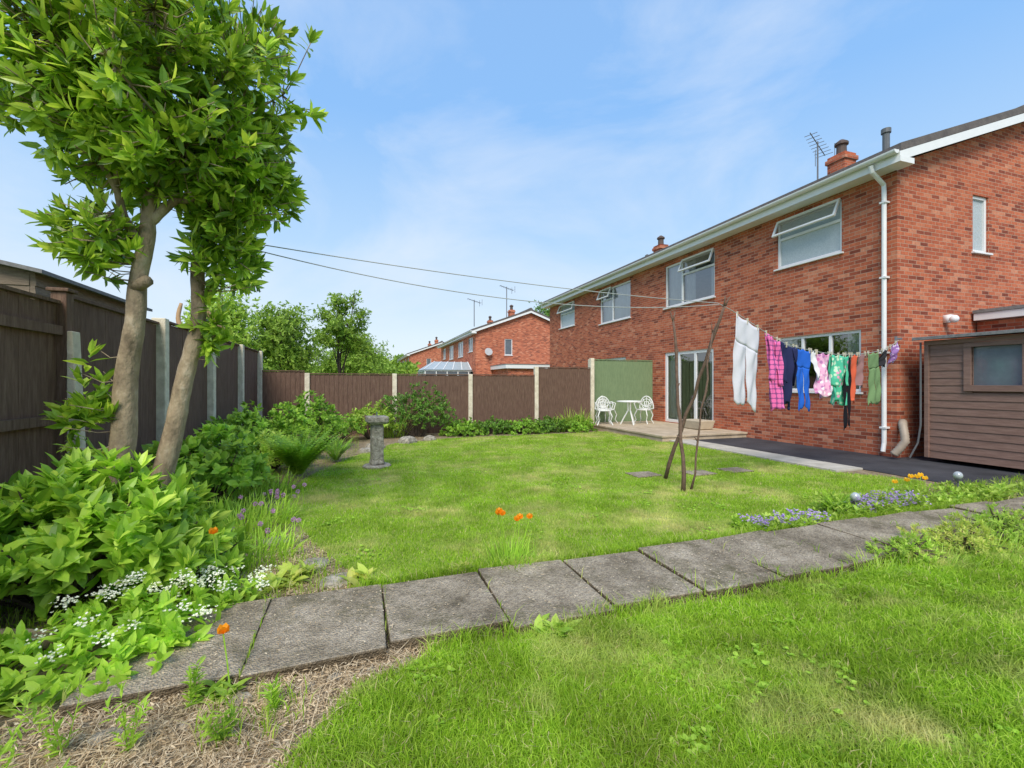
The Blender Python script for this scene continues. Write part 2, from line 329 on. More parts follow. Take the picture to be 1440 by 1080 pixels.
while y<9.2:
    mb.box(6.5,7.04,y+.006,y+.594,-.02,.03+random.uniform(0,.006)); y+=.6
structure(mb.build('paving_strip',M_['strip'],bevel=.006))
mb=MB()
for i in range(4):
    for j in range(6):
        x0=6.3+i*.6; y0=8.4+j*.6
        mb.box(x0+.004,x0+.596,y0+.004,y0+.596,0.09,.13+random.uniform(0,.004))
mb.box(6.33,8.69,8.43,11.97,-.01,.1)
structure(mb.build('patio',M_['patio'],bevel=.005))
mb=MB()
STN=[(3.75,5.4),(4.55,5.25),(5.2,5.25)]
for (x,y) in STN:
    mb.hexa([(x-.2,y-.17,-.01),(x+.2,y-.15,-.01),(x+.19,y+.16,-.01),(x-.2,y+.17,-.01)],[(x-.2,y-.17,.024),(x+.2,y-.15,.024),(x+.19,y+.16,.024),(x-.2,y+.17,.024)])
structure(mb.build('stepping_stones',M_['slab'],bevel=.01))
# ------------------------------------------------------------------ grass
def pip(P,poly):
    x,y=P[:,0],P[:,1]; ins=np.zeros(len(P),bool); n=len(poly)
    for i in range(n):
        x1,y1=poly[i]; x2,y2=poly[(i+1)%n]
        if y1==y2: continue
        c=((y1>y)!=(y2>y))&(x<(x2-x1)*(y-y1)/(y2-y1)+x1); ins^=c
    return ins
def grass(name,poly,n,box,h,near,pw,wb):
    P=np.stack([rng.uniform(box[0],box[1],n),rng.uniform(box[2],box[3],n)],1)
    P=P[pip(P,poly)]; P=P+rng.normal(scale=.02,size=P.shape); d=np.hypot(P[:,0],P[:,1])
    keep=rng.uniform(size=len(P))<np.minimum(1,(near/np.maximum(d,.01))**pw)
    for (sx_,sy_) in STN: keep&=~((abs(P[:,0]-sx_)<.19)&(abs(P[:,1]-sy_)<.17))
    P=P[keep]; d=d[keep]
    nz=np.sin(P[:,0]*3.1+1.3*np.sin(P[:,1]*2.3))*np.cos(P[:,1]*2.7+P[:,0]); nz2=np.sin(P[:,0]*9+2*np.sin(P[:,1]*7))*np.sin(P[:,1]*11)
    H=h*rng.uniform(.45,1.3,len(P))*(1+.25*nz+.3*nz2); W=wb*np.maximum(1,d/near)**.6*rng.uniform(.6,1.4,len(P))
    lb=LB(); B=np.stack([P[:,0],P[:,1],np.full(len(P),.006)],1)
    lb.blades(B,H,W,H*rng.uniform(.1,1.1,len(P)))
    o=lb.build(name,M_['grass']); o["kind"]="stuff"; return o
grass('front_lawn_grass',FL,420000,(-.5,4.5,.1,2.15),.056,2.2,1.0,.0036)
grass('front_lawn_grass_far',FL,70000,(4.2,8,-.5,2.15),.055,4,1.0,.006)
grass('lawn_grass',BL,640000,(-1,7,2.9,10.6),.030,4.5,1.6,.0044)
lb=LB(); B=[]
for k in range(70):
    cx,cy=(rng.uniform(-.2,3.6),rng.uniform(.7,2.1)) if k<40 else (rng.uniform(-.3,5),rng.uniform(3.0,6.5))
    m=rng.integers(6,22); B.append(np.stack([cx+rng.normal(scale=.07,size=m),cy+rng.normal(scale=.06,size=m),np.full(m,.035 if k<40 else .022)],1))
B=np.concatenate(B); B=B[pip(B[:,:2],FL)|pip(B[:,:2],BL)]; lb.rosettes(B,np.tile([0,0,1.],(len(B),1)),4,.024,.02,smin=1.0,smax=1.5,curl=.1)
o=lb.build('lawn_clover',M_['fern']); o["kind"]="stuff"
# ------------------------------------------------------------------ fences
def along(p0,p1,z0=0):
    d=Vector((p1[0]-p0[0],p1[1]-p0[1],0)); L=d.length; d.normalize(); n=Vector((d.y,-d.x,0))
    M=Matrix(((d.x,-n.x,0,p0[0]),(d.y,-n.y,0,p0[1]),(0,0,1,z0),(0,0,0,1))); return M,L
def panel(par,p0,p1,z0,z1,mat,flip=False,rails=True,cap=True,slat=.1,name='fence_panel'):
    M,L=along(p0,p1); mb=MB(M); n=int(L/slat); w=L/n
    for i in range(n):
        x=i*w; dz=random.uniform(-.008,.004); o=random.uniform(-.002,.002)
        mb.hexa([(x-.008,-.008+o,z0),(x+w+.004,-.02+o,z0),(x+w+.004,.0+o,z0),(x-.008,.0+o,z0)],[(x-.008,-.008+o,z1+dz),(x+w+.004,-.02+o,z1+dz),(x+w+.004,0+o,z1+dz),(x-.008,0+o,z1+dz)])
    if rails:
        for zz in (z0+.25,(z0+z1)/2,z1-.2):
            a,b=(.004,.045) if not flip else (-.06,-.023)
            mb.box(0.0,L,a,b,zz-.035,zz+.035)
    if cap: mb.box(0,L,-.035,.03,z1+.006,z1+.03)
    mb.box(0,L,-.03,.015,0.0,z0-.003)
    return mb.build(name,mat,par)
lf=thing('wooden_fence','tall dark brown closeboard fence with pale concrete posts along the bed','fence',(-2.2,4.5,0))
ys=[.8,2.65,4.48,6.3,8.15,10.0,11.8]; tops=[1.86,1.88,1.95,2.0,2.0,2.0]
for i in range(6):
    panel(lf,(-2.2,ys[i+1]-.06),(-2.2,ys[i]+.06),.12,tops[i],M_['fence'] if i<2 else M_['fence2'],rails=True,flip=(i>=2))
for i,y in enumerate(ys):
    mb=MB()
    if i==2 or i==1:
        mb.box(-2.24,-2.14,y-.05,y+.05,0,1.98); mb.box(-2.26,-2.12,y-.07,y+.07,1.983,2.01); mb.build('fence_post',M_['fence'],lf,bevel=.006)
        mb=MB(); mb.hexa([(-2.137,y-.06,0),(-2.03,y-.06,0),(-2.03,y+.05,0),(-2.137,y+.05,0)],[(-2.137,y-.06,1.68),(-2.10,y-.06,1.68),(-2.10,y+.05,1.68),(-2.137,y+.05,1.68)])
        mb.build('concrete_spur',M_['conc'],lf,bevel=.008)
    else:
        mb.box(-2.25,-2.11,y-.06,y+.06,0,2.03 if i>2 else 1.9); mb.build('fence_post',M_['conc'],lf,bevel=.01)
bf=thing('wooden_fence','low brown closeboard fence with concrete posts behind the flower bed','fence',(2,11.8,0))
xs=[-2.2,-1.16,.85,2.8,4.68]
for i in range(4):
    panel(bf,(xs[i]+.06,11.8),(xs[i+1]-.06,11.8),.14,1.5+(.06 if i==0 else 0),M_['fence2'])
panel(bf,(4.74,11.8),(6.35,11.8),.14,1.72,M_['fence2'])
for i,x in enumerate(xs[1:]+[6.42]):
    mb=MB(); h=1.53 if i<3 else (1.75 if i==3 else 2.02); mb.box(x-.055,x+.055,11.74,11.86,0,h); mb.build('fence_post',M_['conc'],bf,bevel=.01)
gf=thing('wooden_fence','sage green painted fence panels screening the patio beside the house','fence',(7.5,12.1,0))
panel(gf,(6.55,12.05),(7.6,12.05),.14,1.98,M_['green_fence'],slat=.12); panel(gf,(7.6,12.05),(8.66,12.05),.14,1.98,M_['green_fence'],slat=.12)
mb=MB(); mb.box(6.45,6.56,12.0,12.1,0,2.0); mb.build('fence_post',M_['conc'],gf,bevel=.01)
# ------------------------------------------------------------------ houses
def frameM(origin,face):
    if face=='f':
        return Matrix(((0,1,0,origin[0]),(-1,0,0,origin[1]),(0,0,1,origin[2]),(0,0,0,1)))
    return Matrix(((1,0,0,origin[0]),(0,1,0,origin[1]),(0,0,1,origin[2]),(0,0,0,1)))
def wall(mb,M,W,H,holes,z0=0,depth=.11):
    mb.M=M
    xs=sorted({0,W}|{h[0] for h in holes}|{h[1] for h in holes}); zs=sorted({z0,H}|{h[2] for h in holes}|{h[3] for h in holes})
    for i in range(len(xs)-1):
        for j in range(len(zs)-1):
            cx=(xs[i]+xs[i+1])/2; cz=(zs[j]+zs[j+1])/2
            if any(h[0]<cx<h[1] and h[2]<cz<h[3] for h in holes): continue
            mb.add([(xs[i],0,zs[j]),(xs[i+1],0,zs[j]),(xs[i+1],0,zs[j+1]),(xs[i],0,zs[j+1])],[(0,1,2,3)])
    for a,b,c,d in holes:
        mb.add([(a,0,c),(b,0,c),(b,0,d),(a,0,d),(a,depth,c),(b,depth,c),(b,depth,d),(a,depth,d)],[(0,1,5,4),(1,2,6,5),(2,3,7,6),(3,0,4,7)])
def window(par,M,x0,x1,z0,z1,splits=(),lights=(),glass=None,sill=True,curtain=None,name='window',opensash=None,fr=.055):
    glass=glass or M_['glass']
    mb=MB(M); ya,yb=.035,.095
    mb.box(x0,x1,ya,yb,z0,z0+fr); mb.box(x0,x1,ya,yb,z1-fr,z1); mb.box(x0,x0+fr,ya,yb,z0+fr,z1-fr); mb.box(x1-fr,x1,ya,yb,z0+fr,z1-fr)
    W=x1-x0; xx=[x0+fr]+[x0+W*s for s in splits]+[x1-fr]
    for s in splits: mb.box(x0+W*s-fr*.5,x0+W*s+fr*.5,ya,yb,z0+fr,z1-fr)
    for ia,fz in lights:
        a=xx[ia]+(fr*.5 if ia>0 else 0); b=xx[ia+1]-(fr*.5 if ia+1<len(xx)-1 else 0); zz=z0+(z1-z0)*fz
        mb.box(a,b,ya,yb,zz-fr*.5,zz+fr*.5)
    w=mb.build(name,M_['white'],par,bevel=.004)
    g=MB(M); g.add([(x0+fr,.068,z0+fr),(x1-fr,.068,z0+fr),(x1-fr,.068,z1-fr),(x0+fr,.068,z1-fr)],[(0,1,2,3)]); g.build('glass',glass,w)
    if sill:
        s=MB(M); s.box(x0-.04,x1+.04,-.05,.033,z0-.035,z0-.002); s.build('sill',M_['white'],w,bevel=.004)
    if curtain:
        for (a,b,mat) in curtain:
            c=MB(M); n=40; vs=[]
            for k in range(n+1):
                x=x0+W*(a+(b-a)*k/n); y=.17+.02*math.sin(k*1.3)+.008*math.sin(k*3.1)
                vs+=[(x,y,z0+.02),(x,y,z1)]
            c.add(vs,[(2*k,2*k+2,2*k+3,2*k+1) for k in range(n)]); c.build('curtain',mat,w,smooth=True)
    if opensash:
        a,b,za,zb,ang=opensash
        Ms=M@Matrix.Translation((0,.01,zb))@Matrix.Rotation(R(-ang),4,'X')
        s=MB(Ms); h=zb-za; f=.045
        s.box(a,b,-.04,0,-h,-h+f); s.box(a,b,-.04,0,-f,0); s.box(a,a+f,-.04,0,-h+f,-f); s.box(b-f,b,-.04,0,-h+f,-f)
        s.build('open_sash',M_['white'],w,bevel=.004)
        g=MB(Ms); g.add([(a+f,-.02,-h+f),(b-f,-.02,-h+f),(b-f,-.02,-f),(a+f,-.02,-f)],[(0,1,2,3)])
        g.build('sash_glass',M_['glass'],w)
    return w
def house(label,X,Y,L,wins,gwins,depthX=8.4,EZ=4.98,brick='brick',group=None,chims=(),pitch=.37):
    h=thing('brick_house',label,'house',(X,Y,0),group)
    Mf=frameM((X,Y+L,0),'f'); Mg=frameM((X,Y,0),'g')
    def fx(y): return Y+L-y
    mb=MB()
    holes=[(fx(w['y1']),fx(w['y0']),w['z0'],w['z1']) for w in wins]
    wall(mb,Mf,L,EZ,holes)
    gh=[(w['x0']-X,w['x1']-X,w['z0'],w['z1']) for w in gwins]
    wall(mb,Mg,depthX,EZ,gh)
    mid=depthX/2; rz=EZ+mid*pitch
    mb.add([(0,0,EZ),(depthX,0,EZ),(depthX,0,EZ+.06),(mid,0,rz+.08),(0,0,EZ+.06)],[(0,1,2,3,4)])
    mb.M=Matrix.Translation((X,Y,0))
    mb.add([(0,L,0),(depthX,L,0),(depthX,L,EZ),(mid,L,rz),(0,L,EZ)],[(4,3,2,1,0)])
    mb.add([(depthX,0,0),(depthX,L,0),(depthX,L,EZ),(depthX,0,EZ)],[(0,1,2,3)])
    mb.build('wall',M_[brick],h)
    mb=MB(Matrix.Translation((X,Y,0))); o=.32; t=.13; g=.22
    for sgn in (0,1):
        xa=-o if sgn==0 else depthX+o; za=EZ+.12-o*pitch+.1; zr=rz+.22
        mb.hexa([(xa,-g-.03,za),(mid,-g-.03,zr),(mid,L+g,zr),(xa,L+g,za)],[(xa,-g-.03,za+t),(mid,-g-.03,zr+t),(mid,L+g,zr+t),(xa,L+g,za+t)])
    mb.tube([(mid,-g,zr+t),(mid,L+g,zr+t)],.1,8)
    roof=mb.build('roof',M_['tile'],h)
    mb=MB(Matrix.Translation((X,Y,0)))
    fz=EZ-.06
    mb.box(-o,-.002,-g+.03,L+g-.03,fz,fz+.02)
    mb.box(-o-.02,-o-.002,-g,L+g,fz-.01,fz+.19)
    mb.build('fascia',M_['white'],roof)
    mb=MB(Matrix.Translation((X,Y,0)))
    for sgn in (0,1):
        xa=-o-.02 if sgn==0 else depthX+o+.02; z0=EZ+.12-o*pitch+.1-.13; z1=rz+.22-.13
        mb.hexa([(xa,-g-.027,z0-.03),(mid,-g-.027,z1-.03),(mid,-g-.003,z1-.03),(xa,-g-.003,z0-.03)],[(xa,-g-.027,z0+.12),(mid,-g-.027,z1+.12),(mid,-g-.003,z1+.12),(xa,-g-.003,z0+.12)])
        mb.hexa([(xa,-g,z0+.02),(mid,-g,z1+.02),(mid,-.002,z1+.02),(xa,-.002,z0+.02)],[(xa,-g,z0+.04),(mid,-g,z1+.04),(mid,-.002,z1+.04),(xa,-.002,z0+.04)])
    mb.box(-o-.025,.0,-g-.035,-.004,fz-.012,fz+.08)
    mb.build('bargeboard',M_['white'],roof)
    mb=MB(Matrix.Translation((X,Y,0))); n=8; vs=[]
    for yy in (-g-.02,L+g+.02):
        for k in range(n+1):
            a=math.pi+math.pi*k/n; vs.append((-o-.085+.06*math.cos(a),yy,fz+.17+.06*math.sin(a)))
    mb.add(vs,[(k,k+1,n+2+k,n+1+k) for k in range(n)]+[tuple(range(n+1)),tuple(range(n+1,2*n+2))])
    mb.build('gutter',M_['white'],roof)
    for w in wins: window(h,Mf,fx(w['y1']),fx(w['y0']),w['z0'],w['z1'],**w.get('k',{}))
    for w in gwins: window(h,Mg,w['x0']-X,w['x1']-X,w['z0'],w['z1'],**w.get('k',{}))
    for (cy,top) in chims:
        mb=MB(Matrix.Translation((X+mid,cy,0)))
        mb.box(-.22,.22,-.25,.25,rz-.3,top-.2); mb.box(-.26,.26,-.29,.29,top-.198,top-.08); mb.box(-.22,.22,-.25,.25,top-.078,top)
        mb.build('chimney',M_[brick],roof,bevel=.006)
        mb=MB(Matrix.Translation((X+mid,cy,0)))
        mb.lathe([(.13,top+.002),(.12,top+.28),(.17,top+.3),(.17,top+.36),(.05,top+.45)],n=12)
        mb.build('chimney_pot',M_['terra'],roof)
    return h,roof
fr=M_['frost']; cu=M_['curtain']
h1,roof1=house('red brick semi-detached house with white windows and white gutters',8.7,5.26,14.9,
 [dict(y0=6.2,y1=7.62,z0=3.78,z1=4.8,k=dict(lights=((0,.62),),glass=fr,opensash=(20.16-7.6,20.16-6.22,4.42,4.8,24))),
  dict(y0=9.46,y1=11.47,z0=3.53,z1=4.78,k=dict(splits=(.36,),lights=((1,.68),),curtain=[(.0,.3,cu),(.36,.55,cu),(.85,1,cu)],opensash=(20.16-11.47+2.01*.38,20.16-9.48,4.4,4.78,22))),
  dict(y0=13.3,y1=15.35,z0=3.53,z1=4.8,k=dict(splits=(.42,),lights=((0,.68),),curtain=[(0,1,cu)],opensash=(20.16-15.33,20.16-15.35+2.05*.4,4.4,4.8,22))),
  dict(y0=17.5,y1=19.0,z0=3.78,z1=4.8,k=dict(lights=((0,.62),),glass=fr,opensash=(20.16-19.0,20.16-17.52,4.42,4.8,22))),
  dict(y0=5.85,y1=7.62,z0=1.12,z1=2.27,k=dict(splits=(.33,.66),curtain=[(0,.2,cu),(.8,1,cu)])),
  dict(y0=9.5,y1=11.5,z0=.15,z1=2.2,k=dict(splits=(.3,.64),fr=.085,sill=False,name='patio_door',curtain=[(0,.28,cu),(.85,1,cu)])),
  dict(y0=13.6,y1=15.6,z0=.15,z1=2.2,k=dict(splits=(.5,),fr=.075,sill=False,name='patio_door')),
 ],[dict(x0=10.76,x1=11.24,z0=3.72,z1=4.78,k=dict(glass=fr))],chims=((9.2,7.7),(17.3,7.5)))
mb=MB(); mb.box(8.85,16.9,5.4,20,2.5,2.7); mb.box(8.85,16.9,5.4,20,4.9,4.95); mb.box(12.3,12.4,5.4,20,.02,2.49); mb.box(12.3,12.4,5.4,20,2.71,4.89); mb.box(8.85,12.29,12.6,12.7,.02,2.49)
mb.box(8.85,12.29,8.6,8.7,.02,2.49)
mb.build('interior',M_['inside'],h1)
mb=MB(); mb.tube([(8.3,5.42,5.0),(8.33,5.42,4.9),(8.62,5.42,4.72),(8.63,5.42,4.6),(8.63,5.42,.25),(8.6,5.42,.1)],.036,10)
for z in (.5,1.8,3.1,4.4): mb.box(8.585,8.698,5.37,5.47,z,z+.03)
mb.build('downpipe',M_['white'],h1)
mb=MB(); mb.tube([(9.0,5.62,5.1),(9.0,5.62,5.78)],.055,10); mb.lathe([(.075,5.782),(.075,5.86),(.03,5.88)],(9.0,5.62,0),12); mb.build('vent_pipe',M_['lead'],roof1)
mb=MB(); mb.tube([(12.6,17.9,6.6),(12.6,17.9,7.1)],.06,8); mb.lathe([(.1,7.1),(.1,7.2),(.03,7.25)],(12.6,17.9,0),10); mb.build('vent_pipe',M_['lead'],roof1)
mb=MB(); mb.box(9.9,10.0,5.15,5.258,2.36,2.5); mb.ball((9.95,5.12,2.42),.07,8); mb.build('wall_lamp',M_['white'],h1,smooth=True)
def aerial(x,y,z0,z1,yaw,label,s=1,th=1):
    t=thing('television_aerial',label,'aerial',(x,y,z0),'roof aerials')
    mb=MB(); mb.tube([(x,y,z0),(x,y,z1)],.018*th,6); mb.build('mast',M_['metal'],t)
    M=Matrix.Translation((x,y,z1-.1))@Matrix.Rotation(yaw,4,'Z'); mb=MB(M); mb.tube([(-.6*s,0,-.12),(.6*s,0,.15)],.01*th,5)
    for k in range(8):
        u=-.55+k*.155; zz=u*.225; l=.22*s*(1-.3*k/8); mb.tube([(u*s,-l,zz),(u*s,l,zz)],.007*th,4)
    mb.tube([(-.6*s,-.25,-.35),(-.6*s,-.25,.15)],.008*th,4); mb.tube([(-.6*s,.25,-.35),(-.6*s,.25,.15)],.008*th,4)
    mb.build('antenna_array',M_['metal'],t)
aerial(12.7,9.75,6.7,8.35,R(200),'thin grey television aerial beside the brick chimney',th=1.3)
# shed
sh=thing('garden_shed','brown timber shed with horizontal boards beside the brick gable','shed',(8.8,4,0))
mb=MB(); n=16; H=1.95
for face in range(2):
    for i in range(n):
        z0=.08+i*(H-.08)/n; z1=z0+(H-.08)/n
        if face==0:
            segs=[(2.7,4.86)]
            if z1>1.24 and z0<1.86: segs=[(2.7,3.74),(4.3,4.86)]
            for a,b in segs: mb.hexa([(8.779,a,z0),(8.83,a,z0),(8.83,b,z0),(8.779,b,z0)],[(8.79,a,z1),(8.83,a,z1),(8.83,b,z1),(8.79,b,z1)])
        else:
            mb.hexa([(8.83,4.83,z0),(10.5,4.83,z0),(10.5,4.88,z0),(8.83,4.88,z0)],[(8.83,4.83,z1),(10.5,4.83,z1),(10.5,4.86,z1),(8.83,4.86,z1)])
mb.box(10.45,10.5,2.7,4.83,.08,H); mb.box(8.83,10.5,2.7,2.75,.08,H)
mb.box(8.83,8.84,3.0,4.8,1.0,1.235)
mb.build('wall',M_['shed'],sh)
mb=MB(); mb.box(8.75,8.81,4.84,4.9,.08,1.96); mb.box(8.745,8.762,2.7,4.9,1.9,1.97)
for a,b,c,d in [(3.65,4.39,1.16,1.25),(3.65,4.39,1.83,1.898)]: mb.box(8.75,8.8,a,b,c,d)
for a,b in [(3.65,3.74),(4.3,4.39)]: mb.box(8.75,8.8,a,b,1.252,1.828)
mb.build('trim',M_['shed'],sh,bevel=.004)
mb=MB(); mb.add([(8.82,3.72,1.22),(8.82,4.32,1.22),(8.82,4.32,1.88),(8.82,3.72,1.88)],[(3,2,1,0)]); mb.build('window',M_['darkglass'],sh)
mb=MB(); mb.hexa([(8.62,2.55,1.98),(10.6,2.55,2.12),(10.6,5.0,2.12),(8.62,5.0,1.98)],[(8.62,2.55,2.03),(10.6,2.55,2.17),(10.6,5.0,2.17),(8.62,5.0,2.03)]); mb.build('roof',M_['felt'],sh,bevel=.005)
ga=thing('garage','flat roofed side garage with white fascia joined to the gable','garage',(10.9,4,0))
mb=MB(); mb.box(10.85,16,1.9,5.24,0,2.42); mb.build('wall',M_['brick'],ga)
mb=MB(); mb.box(10.7,16.2,1.7,5.22,2.43,2.56); mb.build('fascia',M_['white'],ga,bevel=.005)
mb=MB(); mb.box(10.68,16.2,1.68,5.225,2.563,2.62); mb.build('roof',M_['felt'],ga)
mb=MB(); pts=[(8.74,5.2,.62),(8.64,5.14,.58),(8.58,5.08,.45),(8.55,5.05,.32),(8.5,5.1,.2),(8.45,5.18,.07)]
P=[]; Rr=[]
for i in range(len(pts)-1):
    for k in range(6):
        P.append(Vector(pts[i]).lerp(Vector(pts[i+1]),k/6)); Rr.append(.055 if k%2 else .064)
mb.tube(P,Rr,10); o=mb.build('vent_hose',plain('hose_beige',(.34,.28,.22),rough=.5),org=(8.6,5.1,0),smooth=True); tag(o,'beige ribbed vent hose at the foot of the house corner','hose')
mb=MB(); mb.tube([(8.72,4.93,1.95),(8.72,4.93,.6),(8.72,4.97,.3),(8.66,5.05,.05)],.014,6); o=mb.build('drain_hose',M_['lead'],org=(8.72,4.93,0)); tag(o,'thin dark hose running down beside the shed','hose')
# neighbours
far=dict(glass=M_['darkglass'],sill=True)
def farhouse(X,Y,label):
    L=14.5
    W=[]
    for a,b,c,d in [(.9,2.3,3.7,4.75),(4.2,6.2,3.5,4.75),(8.2,10.2,3.5,4.75),(12,13.4,3.7,4.75),(.8,2.6,1.1,2.2),(4.2,6.2,.1,2.2),(8.2,10.2,.1,2.2)]:
        W.append(dict(y0=Y+a,y1=Y+b,z0=c,z1=d,k=dict(splits=(.5,),**far)))
    G=[dict(x0=X+2.2,x1=X+2.8,z0=3.4,z1=4.6,k=far)]
    return house(label,X,Y,L,W,G,brick='brick2',group='houses along the street',chims=((Y+4.4,7.5),(Y+11,7.5)))
h2,roof2=farhouse(8.0,32,'red brick semi-detached house with satellite dish beyond the back fence')
farhouse(6.2,60,'distant red brick house with white bargeboards')
mb=MB(); mb.M=Matrix.Translation((8.9,31.75,3.6))@Matrix.Rotation(R(70),4,'X'); mb.lathe([(.02,-.05),(.16,-.03),(.27,.02),(.29,.035)],n=16); mb.M=Matrix(); mb.tube([(8.9,31.98,3.4),(8.9,31.75,3.6)],.02,6); mb.build('satellite_dish',plain('dish_grey',(.42,.42,.43)),h2)
aerial(9.0,36.5,6,8.2,R(190),'thin television aerial on the roof of a distant house',th=2)
aerial(11.0,34.0,6,8.9,R(190),'tall television aerial on the ridge of a distant house',th=2)
g2=thing('garage','distant flat roofed brick garage with white fascia','garage',(13,30,0))
mb=MB(); mb.box(9.3,15,28.5,31.9,0,2.3); mb.build('wall',M_['brick2'],g2)
mb=MB(); mb.box(9.1,15.2,28.3,31.95,2.303,2.55); mb.build('fascia',M_['white'],g2)
mb=MB(); mb.box(9.08,15.2,28.28,31.95,2.553,2.6); mb.build('roof',M_['felt'],g2)
cn=thing('conservatory','white framed conservatory with pale grey blue glass roof','conservatory',(6,35,0))
mb=MB()
for y in np.arange(33.2,37.3,.8): mb.box(4.5,4.58,y,y+.07,.6,2.2)
for x in np.arange(4.5,8,.8): mb.box(x,x+.07,33.1,33.17,.6,2.2)
mb.box(4.48,8,33.08,37.3,2.203,2.3); mb.box(4.45,8,33.05,37.3,0,.6)
for k in range(6):
    f=k/5; mb.tube([(4.42+3.5*f,33.02,2.33),(5.4+2.5*f,34.2,2.97)],.03,4)
mb.build('frame',M_['white'],cn)
mb=MB(); mb.box(4.53,7.9,33.13,37.2,.603,2.2); mb.build('glazing',M_['darkglass'],cn)
mb=MB(); mb.hexa([(4.4,33,2.31),(7.98,33,2.31),(7.98,37.3,2.31),(4.4,37.3,2.31)],[(5.4,34.2,2.95),(7.98,34.2,2.95),(7.98,36.2,2.95),(5.4,36.2,2.95)]); mb.build('roof',plain('pale_glass',(.34,.40,.44),rough=.35,spec=.4),cn)
def nshed(x0,x1,y0,y1,h,label,rz=.35):
    t=thing('garden_shed',label,'shed',((x0+x1)/2,(y0+y1)/2,0),'sheds over the fence')
    mb=MB(); n=16
    for i in range(n):
        z0=i*h/n; z1=z0+h/n
        mb.hexa([(x1-.05,y0,z0),(x1+.015,y0,z0),(x1+.015,y1,z0),(x1-.05,y1,z0)],[(x1-.05,y0,z1),(x1,y0,z1),(x1,y1,z1),(x1-.05,y1,z1)])
        mb.hexa([(x0,y0-.015,z0),(x1-.052,y0-.015,z0),(x1-.052,y0+.05,z0),(x0,y0+.05,z0)],[(x0,y0,z1),(x1-.052,y0,z1),(x1-.052,y0+.05,z1),(x0,y0+.05,z1)])
    xm=(x0+x1)/2
    mb.add([(x0,y0+.01,h),(x1,y0+.01,h),(xm,y0+.01,h+rz)],[(0,1,2)]); mb.build('wall',M_['oldwood'],t)
    mb=MB()
    for a,b in ((x0-.15,xm),(x1+.15,xm)):
        mb.hexa([(a,y0-.15,h-.03),(b,y0-.15,h+rz+.02),(b,y1+.15,h+rz+.02),(a,y1+.15,h-.03)],[(a,y0-.15,h+.02),(b,y0-.15,h+rz+.07),(b,y1+.15,h+rz+.07),(a,y1+.15,h+.02)])
    mb.build('roof',M_['felt'],t)
nshed(-6.2,-4.0,7.6,10.6,2.72,'weathered timber shed with felt roof behind the fence',.22)
nshed(-8.6,-6.4,8.6,11.6,3.1,'old timber outbuilding with grey felt roof behind the fence',.25)
aerial(-11.3,13,2,4.45,R(100),'thin television aerial above the neighbouring sheds',th=1.2)
# ------------------------------------------------------------------ furniture etc
def chair(x,y,z,yaw,label):
    t=thing('garden_chair',label,'chair',(x,y,z),'white garden furniture')
    M=Matrix.Translation((x,y,z))@Matrix.Rotation(yaw,4,'Z')@Matrix.Scale(.93,4)
    mb=MB(M)
    ring=[(.21*math.cos(a),.2*math.sin(a),.43) for a in np.linspace(0,2*math.pi,21)]; mb.tube(ring,.018,6)
    for k in range(7):
        u=-.18+k*.06; l=math.sqrt(max(0,.2**2-u*u)); mb.tube([(u,-l,.435),(u,l,.435)],.011,4); mb.tube([(-l,u,.43),(l,u,.43)],.011,4)
    mb.build('seat',M_['iron'],t)
    for sx in (-1,1):
        for sy in (-1,1):
            m=MB(M); m.tube([(sx*.15,sy*.15,.42),(sx*.21,sy*.2,.26),(sx*.17,sy*.17,.12),(sx*.23,sy*.22,0)],[.018,.016,.014,.018],6); m.build('leg',M_['iron'],t)
        m=MB(M); m.tube([(sx*.2,.17,.62),(sx*.26,.0,.66),(sx*.25,-.14,.62),(sx*.19,-.12,.44)],.016,6); m.build('armrest',M_['iron'],t)
    m=MB(M); arch=[(.23*math.cos(a),.2,.46+.38*math.sin(a)) for a in np.linspace(0,math.pi,13)]; m.tube(arch,.02,6); m.tube([(-.23,.2,.46),(.23,.2,.46)],.016,6)
    for rr in (.08,.16):
        m.tube([(rr*math.cos(a),.2,.6+rr*math.sin(a)) for a in np.linspace(0,2*math.pi,13)],.013,5)
    for k in range(5):
        a=math.pi*(.12+.19*k); m.tube([(.03*math.cos(a),.2,.5),(.2*math.cos(a),.2,.46+.36*math.sin(a))],.013,5)
    m.build('backrest',M_['iron'],t)
chair(6.5,11.25,.13,R(-20),'white ornate cast iron garden chair on the patio')
chair(7.8,11.25,.13,R(-60),'white ornate cast iron garden chair on the patio')
chair(6.85,11.65,.13,R(30),'white ornate cast iron garden chair on the patio')
t=thing('garden_table','round white ornate cast iron table on the patio','table',(7.2,11.05,.13))
mb=MB(); c=(7.2,11.05,.13)
for rr in (.34,.23,.12): mb.tube([(c[0]+rr*math.cos(a),c[1]+rr*math.sin(a),c[2]+.65) for a in np.linspace(0,2*math.pi,25)],.018 if rr>.3 else .014,6)
for k in range(12):
    a=k*math.pi/6; mb.tube([c[:2]+(c[2]+.65,),(c[0]+.34*math.cos(a),c[1]+.34*math.sin(a),c[2]+.65)],.013,5)
mb.build('table_top',M_['iron'],t)
for k in range(3):
    a=k*2.094+.4; ca,sa=math.cos(a),math.sin(a); mb=MB(); mb.tube([(c[0]+.05*ca,c[1]+.05*sa,c[2]+.64),(c[0]+.04*ca,c[1]+.04*sa,c[2]+.4),(c[0]+.14*ca,c[1]+.14*sa,c[2]+.22),(c[0]+.25*ca,c[1]+.25*sa,c[2])],.02,6); mb.build('leg',M_['iron'],t)
